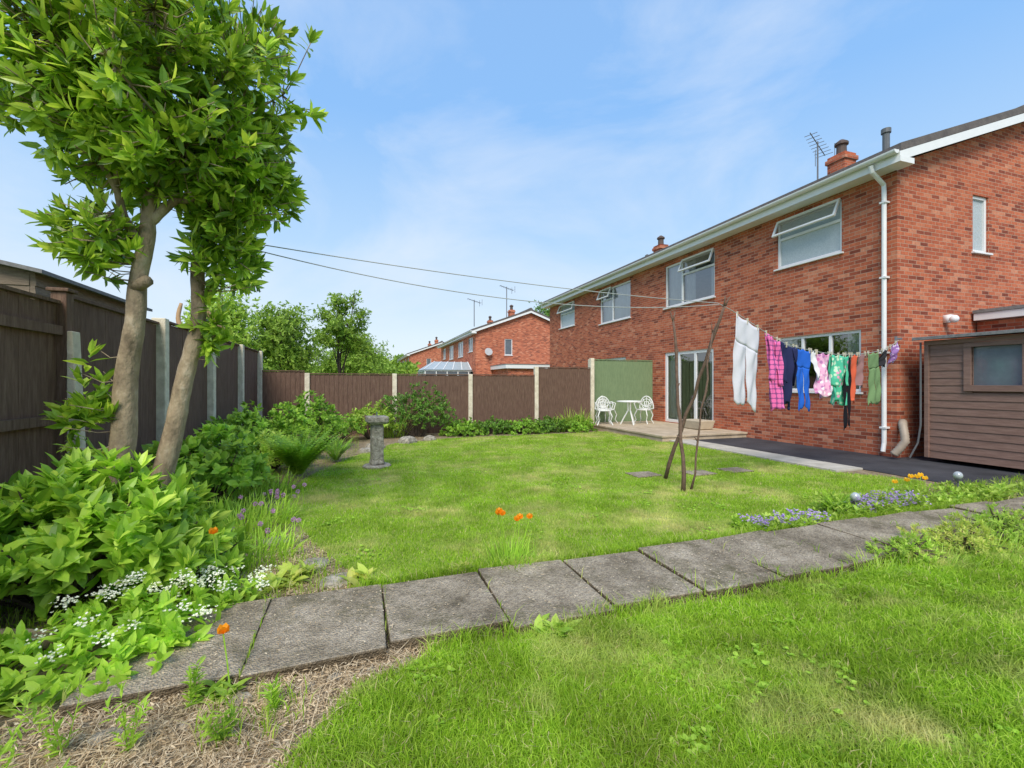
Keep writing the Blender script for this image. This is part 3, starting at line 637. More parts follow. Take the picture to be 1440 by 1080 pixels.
mb=MB(); mb.hexa([(7.95,9.15,.14),(8.35,9.15,.14),(8.35,9.75,.14),(7.95,9.75,.14)],[(7.9,9.1,.36),(8.4,9.1,.36),(8.4,9.8,.36),(7.9,9.8,.36)]); o=mb.build('stone_planter',M_['pot'],org=(8.15,9.45,.14),bevel=.02); tag(o,'cream stone trough planter beside the patio door','planter')
sd=thing('sundial','weathered stone sundial pedestal standing on the lawn edge','sundial',(.26,7.2,0))
Ms=Matrix.Translation((.26,7.2,0))
mb=MB(Ms@Matrix.Rotation(.4,4,'Z')); mb.lathe([(.21,.0),(.215,.04),(.185,.055)],n=11); mb.build('base',M_['stone'],sd,bevel=.008)
mb=MB(Ms@Matrix.Rotation(.15,4,'Z')); mb.lathe([(.145,.056),(.14,.1),(.127,.13),(.122,.25),(.128,.36),(.12,.48),(.125,.6),(.128,.66)],n=4,rot=math.pi/4); mb.build('pedestal',M_['stone'],sd,bevel=.025)
mb=MB(Ms@Matrix.Rotation(.15,4,'Z')); mb.lathe([(.16,.661),(.2,.69),(.212,.705),(.212,.77),(.195,.785)],n=4,rot=math.pi/4); mb.build('top_slab',M_['stone'],sd,bevel=.02)
mb=MB(Ms); mb.hexa([(-.005,-.07,.786),(.005,-.07,.786),(.005,.07,.786),(-.005,.07,.786)],[(-.005,.05,.845),(.005,.05,.845),(.005,.07,.845),(-.005,.07,.845)]); mb.build('gnomon',M_['lead'],sd)
def rock(x,y,r,h,label='rough grey stone in the flower bed'):
    mb=MB(); n=9; vs=[]
    prof=[(1,0),(1.02,.35),(.8,.8),(.3,1)]
    rn=[random.uniform(.75,1.2) for _ in range(n)]
    for pr,pz in prof:
        for k in range(n):
            a=2*math.pi*k/n; q=r*pr*rn[k]; vs.append((x+q*math.cos(a),y+q*math.sin(a)*.8,h*pz*random.uniform(.85,1.1)))
    fs=[(i*n+k,i*n+(k+1)%n,(i+1)*n+(k+1)%n,(i+1)*n+k) for i in range(3) for k in range(n)]+[tuple(3*n+k for k in range(n))]
    mb.add(vs,fs); o=mb.build('stone',M_['stone'],org=(x,y,0),bevel=.01); tag(o,label,'stone','garden stones')
for a in [(.95,9.9,.2,.16),(.3,9.2,.17,.14),(.1,8.8,.14,.1),(1.5,10.2,.14,.12),(-.12,3.1,.14,.05),(-.3,3.45,.1,.05),(-.62,4.0,.12,.06),(-.85,2.0,.06,.03),(-.2,2.07,.035,.02),(-.33,2.0,.03,.02),(-.1,2.1,.03,.02),(-.45,2.08,.04,.025),(-.6,1.98,.03,.02),(.05,2.1,.025,.018),(.2,2.12,.03,.02)]: rock(*a)
def prop(name,pts,r0,r1,label):
    mb=MB(); P=[Vector(pts[0]).lerp(Vector(pts[1]),k/10)+Vector((random.uniform(-.015,.015),random.uniform(-.015,.015),0)) for k in range(11)]
    mb.tube(P,[r0+(r1-r0)*k/10+random.uniform(-.003,.003) for k in range(11)],8)
    d=(P[-1]-P[0]).normalized()
    for f in (1,-1): mb.tube([P[-1]-d*.02,P[-1]+d*.12+Vector((f*.035,0,0))],[r1*.8,r1*.5],6)
    for k in (3,6,8): mb.tube([P[k],P[k]+Vector((.04*(-1)**k,.01,.05))],[.012,.006],5)
    o=mb.build(name,M_['stick'],org=pts[0],smooth=True); tag(o,label,'pole','clothes line props')
prop('clothes_prop',[(3.86,5.09,0),(4.22,4.45,2.22)],.026,.016,'rough brown branch prop leaning and holding up the washing line')
prop('clothes_prop',[(3.6,4.41,0),(3.68,4.67,2.05)],.025,.015,'rough upright branch prop standing on the lawn')
prop('clothes_prop',[(3.74,4.43,.02),(4.1,4.5,1.9)],.014,.01,'thin forked branch leaning against the other props')
LA=Vector((4.2,4.5)); LBp=Vector((8.69,5.2))
zt=[0,.05,.113,.222,.296,.377,.478,.578,.692,.803,.88,.944,1]; zz=[2.26,2.2,2.1,1.92,1.82,1.77,1.73,1.71,1.73,1.78,1.83,1.93,2.04]
def lz(t): return float(np.interp(t,zt,zz))
def lp(t):
    p=LA.lerp(LBp,t); return Vector((p.x,p.y,lz(t)))
wl=thing('washing_line','thin plastic washing line from the laurel tree to the house','washing line',(4.2,4.5,2.2))
mb=MB(); mb.tube([lp(t) for t in np.linspace(0,1,40)],.005,5)
def sagline(a,b,s,n=24,r=.0045):
    a=Vector(a);b=Vector(b); mb.tube([a.lerp(b,k/n)-Vector((0,0,4*s*(k/n)*(1-k/n))) for k in range(n+1)],r,5)
sagline((-1.12,4.15,2.42),(4.2,4.5,2.25),.22); sagline((-1.12,4.13,2.43),(4.21,4.52,2.27),.06)
mb.build('line',plain('line_plastic',(.38,.4,.39),rough=.6),wl)
mb=MB()
for k in range(3): mb.tube([(-1.175+.066*math.cos(a),4.125+.066*math.sin(a),2.39+.02*k+.01*math.sin(a*3)) for a in np.linspace(0,2*math.pi,17)],.006,5)
mb.build('blue_rope',plain('blue_rope',(.04,.12,.36),rough=.7),wl)
mb=MB(); mb.box(8.55,8.698,5.18,5.21,2.02,2.05); mb.tube([(8.56,5.195,2.0),(8.56,5.195,2.07)],.02,6); mb.build('hook',M_['metal'],wl)
def checkmat(name,a,b,s=14):
    m,nt,bs,out=newmat(name); g=N(nt,'ShaderNodeTexCoord'); mp=N(nt,'ShaderNodeMapping'); mp.inputs['Scale'].default_value=(s,s,s); nt.links.new(g.outputs['Object'],mp.inputs[0])
    w=N(nt,'ShaderNodeTexWave',bands_direction='Z'); w.inputs['Scale'].default_value=.35; nt.links.new(mp.outputs[0],w.inputs[0])
    w2=N(nt,'ShaderNodeTexWave',bands_direction='X'); w2.inputs['Scale'].default_value=.5; nt.links.new(mp.outputs[0],w2.inputs[0])
    ad=N(nt,'ShaderNodeMath',operation='MULTIPLY'); nt.links.new(w.outputs['Fac'],ad.inputs[0]); nt.links.new(w2.outputs['Fac'],ad.inputs[1])
    r=ramp(nt,[(.0,b),(.12,a)]); nt.links.new(ad.outputs[0],r.inputs[0]); nt.links.new(r.outputs[0],bs.inputs['Base Color']); bs.inputs['Roughness'].default_value=.9; return m
def floral(name,base,cols,s=22):
    m,nt,bs,out=newmat(name); g=N(nt,'ShaderNodeTexCoord'); v=N(nt,'ShaderNodeTexVoronoi'); v.inputs['Scale'].default_value=s; nt.links.new(g.outputs['Object'],v.inputs['Vector'])
    sp=N(nt,'ShaderNodeSeparateColor'); nt.links.new(v.outputs['Color'],sp.inputs[0])
    st=[(i/(len(cols)),c) for i,c in enumerate(cols)]+[(1,cols[-1])]; r=ramp(nt,st); r.color_ramp.interpolation='CONSTANT'; nt.links.new(sp.outputs[0],r.inputs[0])
    r2=ramp(nt,[(.35,(1,1,1)),(.5,(0,0,0))]); nt.links.new(v.outputs['Distance'],r2.inputs[0])
    mx=N(nt,'ShaderNodeMix',data_type='RGBA'); nt.links.new(r2.outputs[0],mx.inputs[0]); mx.inputs[6].default_value=c4(base); nt.links.new(r.outputs[0],mx.inputs[7]); nt.links.new(mx.outputs[2],bs.inputs['Base Color']); bs.inputs['Roughness'].default_value=.9; return m
def cloth(name,c): return plain(name,c,rough=.95,spec=.1,var=.08,scale=3)
ld=(LBp-LA).normalized(); LL=(LBp-LA).length; nv=Vector((-ld.y,ld.x))
PEG=None
def peg(t):
    global PEG
    p=lp(t)
    if PEG is None:
        mb=MB()
        for s in (-1,1): mb.hexa([(-.006,s*.004-.003,-.045),(.006,s*.004-.003,-.045),(.006,s*.004+.003,-.045),(-.006,s*.004+.003,-.045)],[(-.006,s*.009-.003,.03),(.006,s*.009-.003,.03),(.006,s*.009+.003,.03),(-.006,s*.009+.003,.03)])
        mb.box(-.008,.008,-.008,.008,-.012,-.004)
        o=mb.build('clothes_peg',plain('peg_wood',(.6,.55,.42)),org=(0,0,0)); PEG=o
    else:
        o=PEG.copy(); COL.objects.link(o)
    o.location=p; tag(o,'small pale clothes peg clipped on the washing line','clothes peg','pegs on the washing line')
def garment(name,t0,t1,length,kind,mat,label,cat,seed=0):
    rr=random.Random(seed); W=(t1-t0)*LL; tm=(t0+t1)/2; o0=lp(tm); nx=24; nz=30
    amp=.28 if kind=='trousers' else .8
    def edge(v):
        if kind=='shirt': return (-.5+.05*v,.5-.05*v)
        if kind=='top':
            b=.5-.14*math.sin(math.pi*min(1,v*1.3)); return (-b,b)
        return (-.5+.06*v,.5-.04*v)
    ph=rr.uniform(0,6)
    def off(x,v): return amp*((.03+.03*v)*math.sin(x*W*30+ph+v*2.5)+.025*math.sin(x*W*13+ph*2+v*4)+.05*v*v*math.sin(ph))+.006*math.sin(v*19+x*W*34+ph)
    mb=MB()
    def pt(x,v):
        t=tm+x*W/LL; ztop=lz(min(1,max(0,t))); sag=.03*abs(math.sin((x+.5)*math.pi*2))*(1-v)
        n=off(x,v)*(0.25+.75*min(1,v*3)); hem=.03*math.sin(x*7+ph)+.012*math.sin(x*23+ph) if v>.95 else 0
        p=LA.lerp(LBp,t-.012*v*math.sin(ph*3)+.002*math.sin(v*7+ph))
        return (p.x+nv.x*n,p.y+nv.y*n,ztop-sag-v*length+hem)
    def strip(fa,fb,v0,v1,n,m):
        vs=[]
        for j in range(m+1):
            v=v0+(v1-v0)*j/m
            for i in range(n+1):
                a,b=fa(v),fb(v); vs.append(pt(a+(b-a)*i/n,v))
        mb.add(vs,[(j*(n+1)+i,j*(n+1)+i+1,(j+1)*(n+1)+i+1,(j+1)*(n+1)+i) for j in range(m) for i in range(n)])
    if kind=='trousers':
        strip(lambda v:-.5,lambda v:.5,0,.3,nx,8)
        strip(lambda v:-.5+.02*(v-.3),lambda v:-.0-.05*(v-.3),.3,1,12,22)
        strip(lambda v:.0+.05*(v-.3),lambda v:.5-.03*(v-.3),.3,.98,12,22)
    else: strip(lambda v:edge(v)[0],lambda v:edge(v)[1],0,1,nx,nz)
    if kind=='shirt':
        for s in (-1,1):
            vs=[];n=5;m=14
            for j in range(m+1):
                for i in range(n+1):
                    v=.02+.62*j/m; x=s*(.5+.03*v)-s*.24*i/n; p=pt(x,v); q=.03+.02*math.sin(i+j*.3); vs.append((p[0]-nv.x*q,p[1]-nv.y*q,p[2]))
            mb.add(vs,[(j*(n+1)+i,j*(n+1)+i+1,(j+1)*(n+1)+i+1,(j+1)*(n+1)+i) for j in range(m) for i in range(n)])
    o=mb.build(name,mat,org=o0,smooth=True); tag(o,label,cat,'laundry on the washing line')
    so=o.modifiers.new('thick','SOLIDIFY'); so.thickness=.003
    k=2 if W<.35 else 3
    for i in range(k): peg(t0+(t1-t0)*(.06+.88*i/(k-1)))
garment('hanging_trousers',.07,.17,1.1,'trousers',cloth('white_cloth',(.62,.62,.68)),'white trousers pegged on the washing line','trousers',seed=1)
garment('hanging_shirt',.2,.258,.98,'shirt',checkmat('pink_check',(.78,.16,.42),(.22,.06,.22)),'pink and navy checked shirt pegged on the washing line','shirt',seed=2)
garment('hanging_jumper',.262,.34,.86,'shirt',cloth('navy_cloth',(.025,.03,.09)),'navy blue jumper pegged on the washing line','jumper',seed=3)
garment('hanging_trousers',.346,.422,.86,'trousers',cloth('blue_cloth',(.025,.13,.58)),'bright blue trousers pegged on the washing line','trousers',seed=4)
garment('hanging_cloth',.426,.455,.4,'top',cloth('white_cloth_b',(.7,.7,.72)),'small white cloth pegged on the washing line','cloth',seed=5)
garment('hanging_blouse',.455,.53,.64,'top',floral('pink_floral',(.70,.38,.54),[(.8,.7,.75),(.58,.16,.38),(.42,.17,.38)],16),'pink floral blouse pegged on the washing line','blouse',seed=6)
garment('hanging_dress',.535,.63,.74,'shirt',floral('green_floral',(.07,.48,.30),[(.75,.32,.48),(.12,.55,.36),(.55,.75,.55)],15),'green and pink floral dress pegged on the washing line','dress',seed=7)
garment('hanging_leggings',.61,.65,1.12,'trousers',cloth('black_cloth',(.014,.014,.018)),'black leggings pegged on the washing line','leggings',seed=8)
garment('hanging_shirt',.66,.70,.74,'top',cloth('red_cloth',(.62,.12,.06)),'orange red shirt pegged on the washing line','shirt',seed=9)
garment('hanging_cloth',.705,.75,.52,'cloth',cloth('maroon_cloth',(.28,.16,.16)),'dull maroon cloth pegged on the washing line','cloth',seed=12)
garment('hanging_trousers',.765,.84,.84,'trousers',cloth('green_cloth',(.17,.28,.13)),'olive green trousers pegged on the washing line','trousers',seed=10)
garment('hanging_cloth',.86,.905,.28,'cloth',cloth('dark_cloth',(.03,.03,.035)),'small black cloth pegged on the washing line','cloth',seed=11)
garment('hanging_cloth',.92,.965,.3,'cloth',floral('violet_cloth',(.30,.16,.42),[(.6,.5,.65),(.2,.08,.3)]),'small violet patterned cloth pegged near the wall hook','cloth',seed=13)
for (x,y,h) in [(6.56,3.34,.17),(4.56,3.12,.13)]:
    t=thing('garden_light','small globe solar light on a stake beside the path','garden light',(x,y,0),'solar lights')
    mb=MB(); mb.tube([(x,y,0),(x,y,h)],.01,6); mb.lathe([(.02,h-.03),(.035,h)],(x,y,0),10); mb.build('stake',M_['lead'],t)
    mb=MB(); mb.ball((x,y,h+.045),.045,10); mb.build('globe',plain('globe_glass',(.38,.42,.45),rough=.1,spec=.8),t,smooth=True)
mb=MB(); mb.tube([(-2.1,2.9,.07),(-1.75,2.75,.09),(-1.35,2.72,.06)],[.07,.075,.05],10); o=mb.build('log',M_['bark'],org=(-1.75,2.8,0),smooth=True); tag(o,'old brown log lying under the laurel bush','log')
# ------------------------------------------------------------------ laurel tree
lt=thing('laurel_tree','twin trunked laurel tree with glossy leaves above the bed','tree',(-1.6,3.9,0))
tb=MB()
def smoothpts(pts,n=5):
    P=[Vector(p) for p in pts]; out=[]
    for i in range(len(P)-1):
        p0=P[max(i-1,0)];p1=P[i];p2=P[i+1];p3=P[min(i+2,len(P)-1)]
        for k in range(n):
            t=k/n; out.append(.5*((2*p1)+(p2-p0)*t+(2*p0-5*p1+4*p2-p3)*t*t+(3*p1-3*p2+p3-p0)*t**3))
    out.append(P[-1]); return out
def limb(pts,r0,r1,n=10,wob=.06):
    P=smoothpts(pts); m=len(P); rs=[(r0+(r1-r0)*(i/(m-1))**.9)*random.uniform(1-wob,1+wob) for i in range(m)]
    tb.tube(P,rs,n); return P
T1=limb([(-1.68,3.85,-.05),(-1.64,3.87,.4),(-1.57,3.9,.85),(-1.56,3.92,1.3),(-1.50,3.9,1.7),(-1.49,3.92,2.0),(-1.43,3.9,2.3),(-1.4,3.88,2.6),(-1.28,3.9,2.95)],.09,.036,12)
T2=limb([(-1.48,4.0,-.05),(-1.42,4.02,.4),(-1.32,4.05,.9),(-1.26,4.08,1.3),(-1.18,4.12,1.75),(-1.19,4.14,2.15),(-1.15,4.12,2.5),(-1.16,4.15,2.9)],.08,.036,12)
T3=limb([(-1.44,3.9,2.22),(-1.54,3.85,2.42),(-1.58,3.82,2.62),(-1.7,3.78,2.85)],.034,.018,8)
T4=limb([(-1.41,3.9,2.42),(-1.25,3.86,2.58),(-1.14,3.84,2.6),(-1.0,3.8,2.75)],.034,.02,8)
T5=limb([(-1.17,4.12,2.3),(-1.02,4.08,2.45),(-.95,4.05,2.62)],.026,.014,8)
for (p,q,r) in [((-1.5,3.9,1.95),(-1.4,3.84,2.0),.038)]:
    tb.tube([p,q],[r*1.2,r],8)
CC=np.array([-1.27,3.9,3.36])
ends=[]
for k in range(22):
    a=rng.uniform(0,2*math.pi); el=rng.uniform(-.3,1.4); r=rng.uniform(.5,.8)
    e=CC+np.array([.95*math.cos(a)*math.cos(el),.8*math.sin(a)*math.cos(el),.9*math.sin(el)])*r
    Tt=(T1,T2,T3,T4)[k%4]; s=Tt[random.randint(len(Tt)-6,len(Tt)-1)]
    mdl=(Vector(e)+s)/2+Vector((rng.uniform(-.08,.08),rng.uniform(-.08,.08),-.03))
    P=limb([s,mdl,tuple(e)],.018,.006,6); ends+=P[4:]
def shellpts(n,c,rad,inner=.55,lumps=5,zmin=-1,zmax=1):
    d=nrm(rng.normal(size=(n*3,3))); d=d[(d[:,2]>=zmin)&(d[:,2]<=zmax)][:n]
    r=rng.uniform(inner**3,1,len(d))**(1/3)
    f=1+.16*np.sin(d[:,0]*lumps+1)*np.cos(d[:,1]*lumps)+.12*np.sin(d[:,2]*lumps*1.4+d[:,0]*3)
    return np.array(c)+d*(r*f)[:,None]*np.array(rad), d
P1,D1=shellpts(780,CC+np.array([-.02,0,.1]),(.9,.8,.87),.35,8)
P2,D2=shellpts(100,(-.98,4.05,2.36),(.3,.3,.46),.1,6)
P3,D3=shellpts(55,(-1.7,3.9,2.27),(.3,.25,.3),.2,6)
P4,D4=shellpts(110,(-.82,4.0,2.82),(.4,.38,.36),.2,6)
P5,D5=shellpts(22,(-1.75,3.85,1.1),(.14,.14,.4),.3,6); P6,D6=shellpts(18,(-1.08,4.1,1.75),(.12,.12,.28),.3,6)
P7,D7=shellpts(160,(-1.82,3.7,3.3),(.52,.45,.62),.3,6); P8,D8=shellpts(90,(-1.3,3.75,2.85),(.55,.4,.28),.1,6)
P=np.concatenate([P1,P2,P3,P4,P5,P6,P7,P8]); D=np.concatenate([D1,D2,D3,D4,D5,D6,D7,D8])
D=nrm(D+np.array([0,0,.6])+rng.normal(scale=.35,size=D.shape))
E=np.array([tuple(e) for e in ends]+[tuple(p) for p in T1[3:]]+[tuple(p) for p in T2[3:]]+[tuple(p) for p in T3]+[tuple(p) for p in T5])
for i in range(len(P)):
    j=np.argmin(np.sum((E-P[i])**2,1)); a=Vector(E[j]); b=Vector(P[i])
    if (a-b).length<1.0: tb.tube([a,(a+b)/2+Vector((0,0,-.03)),b+Vector(D[i])*.05],[.006,.004,.003],4)
tb.build('trunk',M_['bark'],lt,smooth=True)
lb=LB(); lb.rosettes(P,D,12,.13,.041,smin=.2,smax=1.5,stem=.12,curl=.16)
lb.build('crown',M_['lau'],lt)
# ------------------------------------------------------------------ shrubs etc
def shrub(name,label,c,rad,nc,L,W,n,mat,cat='shrub',inner=.5,zmin=-.35,group=None,curl=.2,smin=.3,smax=1.5):
    t=thing(name,label,cat,(c[0],c[1],0),group)
    P,D=shellpts(nc,c,rad,inner,5,zmin); P[:,2]=np.maximum(P[:,2],.03)
    D=nrm(D+np.array([0,0,.7])+rng.normal(scale=.3,size=D.shape))
    lb=LB(); lb.rosettes(P,D,n,L,W,stem=L*.8,curl=curl,smin=smin,smax=smax); lb.build('foliage',mat,t)
    mb=MB()
    for i in range(0,len(P),max(1,len(P)//40)):
        b=Vector((c[0]+(P[i][0]-c[0])*.2,c[1]+(P[i][1]-c[1])*.2,0)); q=Vector(P[i]); mb.tube([b,b.lerp(q,.5)+Vector((0,0,.04)),q],[.012,.008,.004],5)
    mb.build('stems',M_['bark2'],t); return t
shrub('laurel_bush','dense bright green laurel bush at the foot of the tree',(-1.55,3.27,.36),(.74,.5,.42),440,.125,.05,11,M_['lau2'],inner=.45,smax=1.35)
shrub('laurel_bush','bright green laurel shoots spreading beside the path',(-1.05,3.3,.2),(.3,.35,.25),100,.11,.042,10,M_['lau2'],smax=1.35)
shrub('leafy_shrub','rounded hydrangea shrub in the bed by the fence',(-1.45,5.35,.4),(.5,.5,.42),240,.10,.06,9,M_['shr'])
shrub('leafy_shrub','leafy green shrub against the fence',(-1.75,8.3,.4),(.45,.9,.5),260,.09,.05,8,M_['shr'])
shrub('leafy_shrub','mounded green shrub in the corner bed',(-.95,9.5,.5),(.7,.6,.55),380,.09,.05,8,M_['shr'])
shrub('leafy_shrub','low light green shrub at the bed edge',(-1.25,7.4,.25),(.45,.5,.33),200,.08,.045,8,M_['light'])
shrub('leafy_shrub','tall dense shrub in front of the back fence',(1.35,11.15,.5),(.95,.5,.75),480,.08,.035,8,M_['dk'])
shrub('leafy_shrub','pale green shrub in front of the back fence',(.3,11.0,.4),(.55,.45,.42),240,.08,.04,8,M_['light'])
shrub('leafy_shrub','small leafy shrub beside the corner post',(-.5,10.7,.3),(.6,.5,.35),200,.08,.04,8,M_['shr'])
for k in range(5):
    shrub('geranium_clump','low dark green ground cover mound by the back fence',(2.45+k*.78,11.05+.1*(k%2),.12),(.52,.5,.27),200,.07,.05,8,M_['dk'] if k%2 else M_['shr'],cat='plant',group='ground cover clumps')
for (x,y,r) in [(-1.85,4.9,.3),(-1.8,6.4,.35),(-1.25,6.2,.28),(-1.9,9.9,.35),(-1.5,10.9,.4)]:
    shrub('leafy_shrub','small green shrub filling the fence bed',(x,y,r*.6),(r,r,r),110,.08,.04,8,random.choice([M_['shr'],M_['light']]))
def fern(x,y,n,L,label,mat=None,group=None):
    t=thing('fern',label,'fern',(x,y,0),group); lb=LB()
    for k in range(n):
        a=2*math.pi*k/n+rng.uniform(-.3,.3); el=rng.uniform(1.05,1.5); l=L*rng.uniform(.7,1.1)
        s=np.linspace(.08,1,22); hx=np.cos(el)*l; dz=np.sin(el)*l
        out=np.array([math.cos(a),math.sin(a),0]); side=np.array([-math.sin(a),math.cos(a),0])
        p=np.array([x,y,0])+out*(hx*s*1.2+.2*l*s**2)[:,None]+np.array([0,0,1])*(dz*s-.16*l*s**2.2)[:,None]
        tang=nrm(np.gradient(p,axis=0)); pl=l*.2*np.sin(np.pi*np.clip(s*.92+.05,0,1))**.8
        for sd_ in (-1,1): lb.leaves(p,side*sd_+tang*.45,np.array([[0,0,1.]])+0*p,pl,pl*.32,fold=.1,curl=.25)
        lb.leaves(p[:-1],p[1:]-p[:-1],np.array([[0,0,1.]])+0*p[:-1],np.linalg.norm(p[1:]-p[:-1],axis=1)*1.2,.008)
    lb.build('fronds',mat or M_['fern'],t)
fern(-.78,6.75,42,.84,'large bright green fern at the edge of the lawn')
fern(-.35,7.9,16,.5,'bright green fern at the edge of the lawn'); fern(-.75,8.3,16,.5,'bright green fern at the edge of the lawn')
fern(4.35,3.15,16,.28,'small feathery fern beside the path'); fern(-.9,7.5,14,.5,'bright green fern at the edge of the lawn')
def strapplant(name,x,y,r,n,L,W,mat,label,droop=.5,cat='plant',group=None):
    lb=LB(); a=rng.uniform(0,2*math.pi,n); q=r*np.sqrt(rng.uniform(0,1,n)); B=np.stack([x+q*np.cos(a),y+q*np.sin(a),0*q],1)
    b=a+rng.normal(scale=.8,size=n); el=rng.uniform(.8,1.45,n); D=np.stack([np.cos(b)*np.cos(el),np.sin(b)*np.cos(el),np.sin(el)],1)
    lb.straps(B,D,L*rng.uniform(.6,1.1,n),W*rng.uniform(.7,1.2,n),droop*rng.uniform(.4,1.2,n))
    o=lb.build(name,mat,org=(x,y,0)); tag(o,label,cat,group); return o
strapplant('strap_leaf_plant',-1.0,4.5,.42,460,.42,.014,M_['fern'],'arching strap leaved bluebell foliage in the bed')
strapplant('strap_leaf_plant',-.75,3.75,.3,340,.3,.010,M_['fern'],'arching strap leaved foliage beside the lawn')
strapplant('strap_leaf_plant',-1.25,5.0,.3,200,.36,.014,M_['shr'],'arching strap leaved foliage in the bed')
strapplant('strap_leaf_plant',-1.1,5.9,.4,260,.4,.014,M_['fern'],'arching strap leaved foliage in the bed')
strapplant('iris_clump',.8,11.2,.25,80,1.0,.02,M_['light'],'tall upright iris leaves near the back fence',.15)
strapplant('iris_clump',5.6,11.2,.35,140,.85,.02,M_['light'],'upright lily leaves in front of the fence',.3)
strapplant('iris_clump',5.0,11.2,.3,90,.6,.02,M_['fern'],'arching lily leaves in front of the fence',.4)
strapplant('grass_tuft',1.0,3.0,.16,200,.28,.008,M_['fern'],'upright leafy poppy tuft at the path edge',.3)
for (x,y,r,n,L) in [(3.3,2.1,.15,150,.2),(3.8,2.1,.25,260,.26),(4.4,2.1,.3,320,.3),(5.0,2.15,.3,300,.3),(5.6,2.15,.3,260,.28),(2.4,2.12,.1,60,.15),(2.0,2.13,.08,40,.13),(2.95,2.13,.1,80,.16),(1.5,2.13,.06,40,.12),(1.2,2.95,.06,40,.12),(1.9,2.95,.08,50,.12),(.45,2.13,.05,30,.1),(1.35,2.6,.03,25,.08),(.73,2.35,.025,18,.08),(1.93,2.4,.03,25,.09),(2.55,2.55,.03,30,.1),(3.1,2.35,.04,40,.12),(.2,2.95,.06,40,.12),(2.6,2.93,.08,50,.13)]:
    strapplant('weed_clump',x,y,r,n,L,.006,M_['light'],'wispy pale green weeds growing over the path edge',.6,group='weeds along the path')
for i,(x,y,rx,ry,h,n) in enumerate([(3.75,2.2,.35,.18,.15,130),(4.35,2.22,.42,.25,.2,220),(5.05,2.28,.44,.3,.22,230),(5.8,2.3,.45,.3,.2,180)]):
    shrub('feathery_weed','sprawling pale yellow green weed covering the slab path',(x,y,.03),(rx,ry,h),n,.038,.009,18,M_['yel'] if i%2 else M_['light'],cat='weed',zmin=-.05,inner=.2,group='sprawling weeds',smin=.4,smax=1.4)
for (x,y,r,L) in [(-.49,3.15,.1,.13),(-.38,3.3,.08,.11),(.05,3.02,.11,.12),(.62,2.98,.07,.09),(.88,2.1,.1,.13),(-.6,2.98,.07,.1),(4.15,3.05,.16,.14),(7.0,3.3,.25,.17),(6.7,3.1,.18,.14),(5.9,3.15,.2,.12),(5.3,3.2,.2,.12),(-1.4,2.35,.12,.12),(-.9,3.05,.12,.1),(-1.75,2.4,.15,.12),(-.52,2.12,.07,.08)]:
    t=thing('primula_clump','low rosette of crinkled green leaves at the path edge','plant',(x,y,0),'leaf rosettes by the path')
    P=np.stack([x+rng.uniform(-r,r,8),y+rng.uniform(-r,r,8)*.7,np.full(8,.03)],1); lb=LB(); lb.rosettes(P,np.tile([0,0,1.],(8,1)),9,L*.85,L*.38,smin=.5,smax=1.45,stem=.02,curl=.3); lb.build('foliage',M_['yel'] if x<1 and y>2.5 else M_['light'],t)
def florets(lb,P,Dn,n,L,W): lb.rosettes(P,Dn,n,L,W,smin=.7,smax=1.3,stem=0,curl=-.1,fold=.1)
t=thing('white_flowering_plant','low leafy plant with clusters of tiny white flowers','plant',(-1.1,2.62,0))
P,D=shellpts(170,(-1.1,2.62,.05),(.5,.38,.19),.3,5,.0); lb=LB(); lb.rosettes(P,D+np.array([0,0,1.]),9,.075,.032,stem=.05)
P2_,D2_=shellpts(60,(-.75,2.95,.04),(.25,.18,.14),.3,5,.0); lb.rosettes(P2_,D2_+np.array([0,0,1.]),8,.06,.026,stem=.04); lb.build('foliage',M_['fern'],t)
lb=LB(); Pf,Df=shellpts(26,(-1.0,2.64,.1),(.4,.32,.22),.92,5,.2); Pg,Dg=shellpts(16,(-.72,2.93,.07),(.27,.2,.18),.9,5,.3); Pf=np.concatenate([Pf,Pg])
Pf=np.repeat(Pf,22,0)+rng.normal(scale=.018,size=(len(Pf)*22,3))*[1.3,1.3,.6]; florets(lb,Pf,np.tile([0,0,1.],(len(Pf),1)),5,.010,.009); lb.build('flowers',M_['wf'],t)
t=thing('mauve_allium_clump','clump of mauve pom-pom allium flowers on thin stems','flower',(-.8,4.1,0))
hp=[];mb=MB()
for k in range(24):
    x=rng.uniform(-1.0,-.45) ; y=3.65+rng.uniform(0,1.4); z=rng.uniform(.18,.3); mb.tube([(x,y,0),(x+rng.uniform(-.05,.05),y,z)],.003,4); hp.append((x,y,z))
mb.build('stems',M_['fern'],t); hp=np.array(hp); q=nrm(rng.normal(size=(len(hp)*44,3))); lb=LB(); florets(lb,np.repeat(hp,44,0)+q*.013,q,2,.011,.006); lb.build('flowers',M_['pinkf'],t)
t=thing('violet_campanula_mat','low mat of violet campanula flowers spilling by the path','flower',(4.2,3.1,0))
def matpts(n,x0,x1,y0,y1,h): return np.stack([rng.uniform(x0,x1,n),rng.uniform(y0,y1,n),rng.uniform(.03,h,n)],1)
lb=LB(); Pm=np.concatenate([matpts(200,3.1,3.9,2.88,3.2,.1),matpts(280,4.2,5.3,2.9,3.35,.16),matpts(200,5.3,6.9,3.0,3.4,.14),matpts(100,5.6,7.6,2.9,3.2,.1)]); lb.rosettes(Pm,np.tile([0,0,1.],(len(Pm),1)),7,.05,.025,stem=.03); lb.build('foliage',M_['light'],t)
lb=LB(); Pm=np.concatenate([matpts(110,3.1,3.9,2.87,3.1,.10)+[0,0,.04],matpts(150,4.35,5.3,2.9,3.2,.13)+[0,0,.06]]); Pm=np.repeat(Pm,3,0)+rng.normal(scale=.012,size=(len(Pm)*3,3)); florets(lb,Pm,np.tile([0,0,1.],(len(Pm),1)),5,.016,.012); lb.build('flowers',M_['purf'],t)
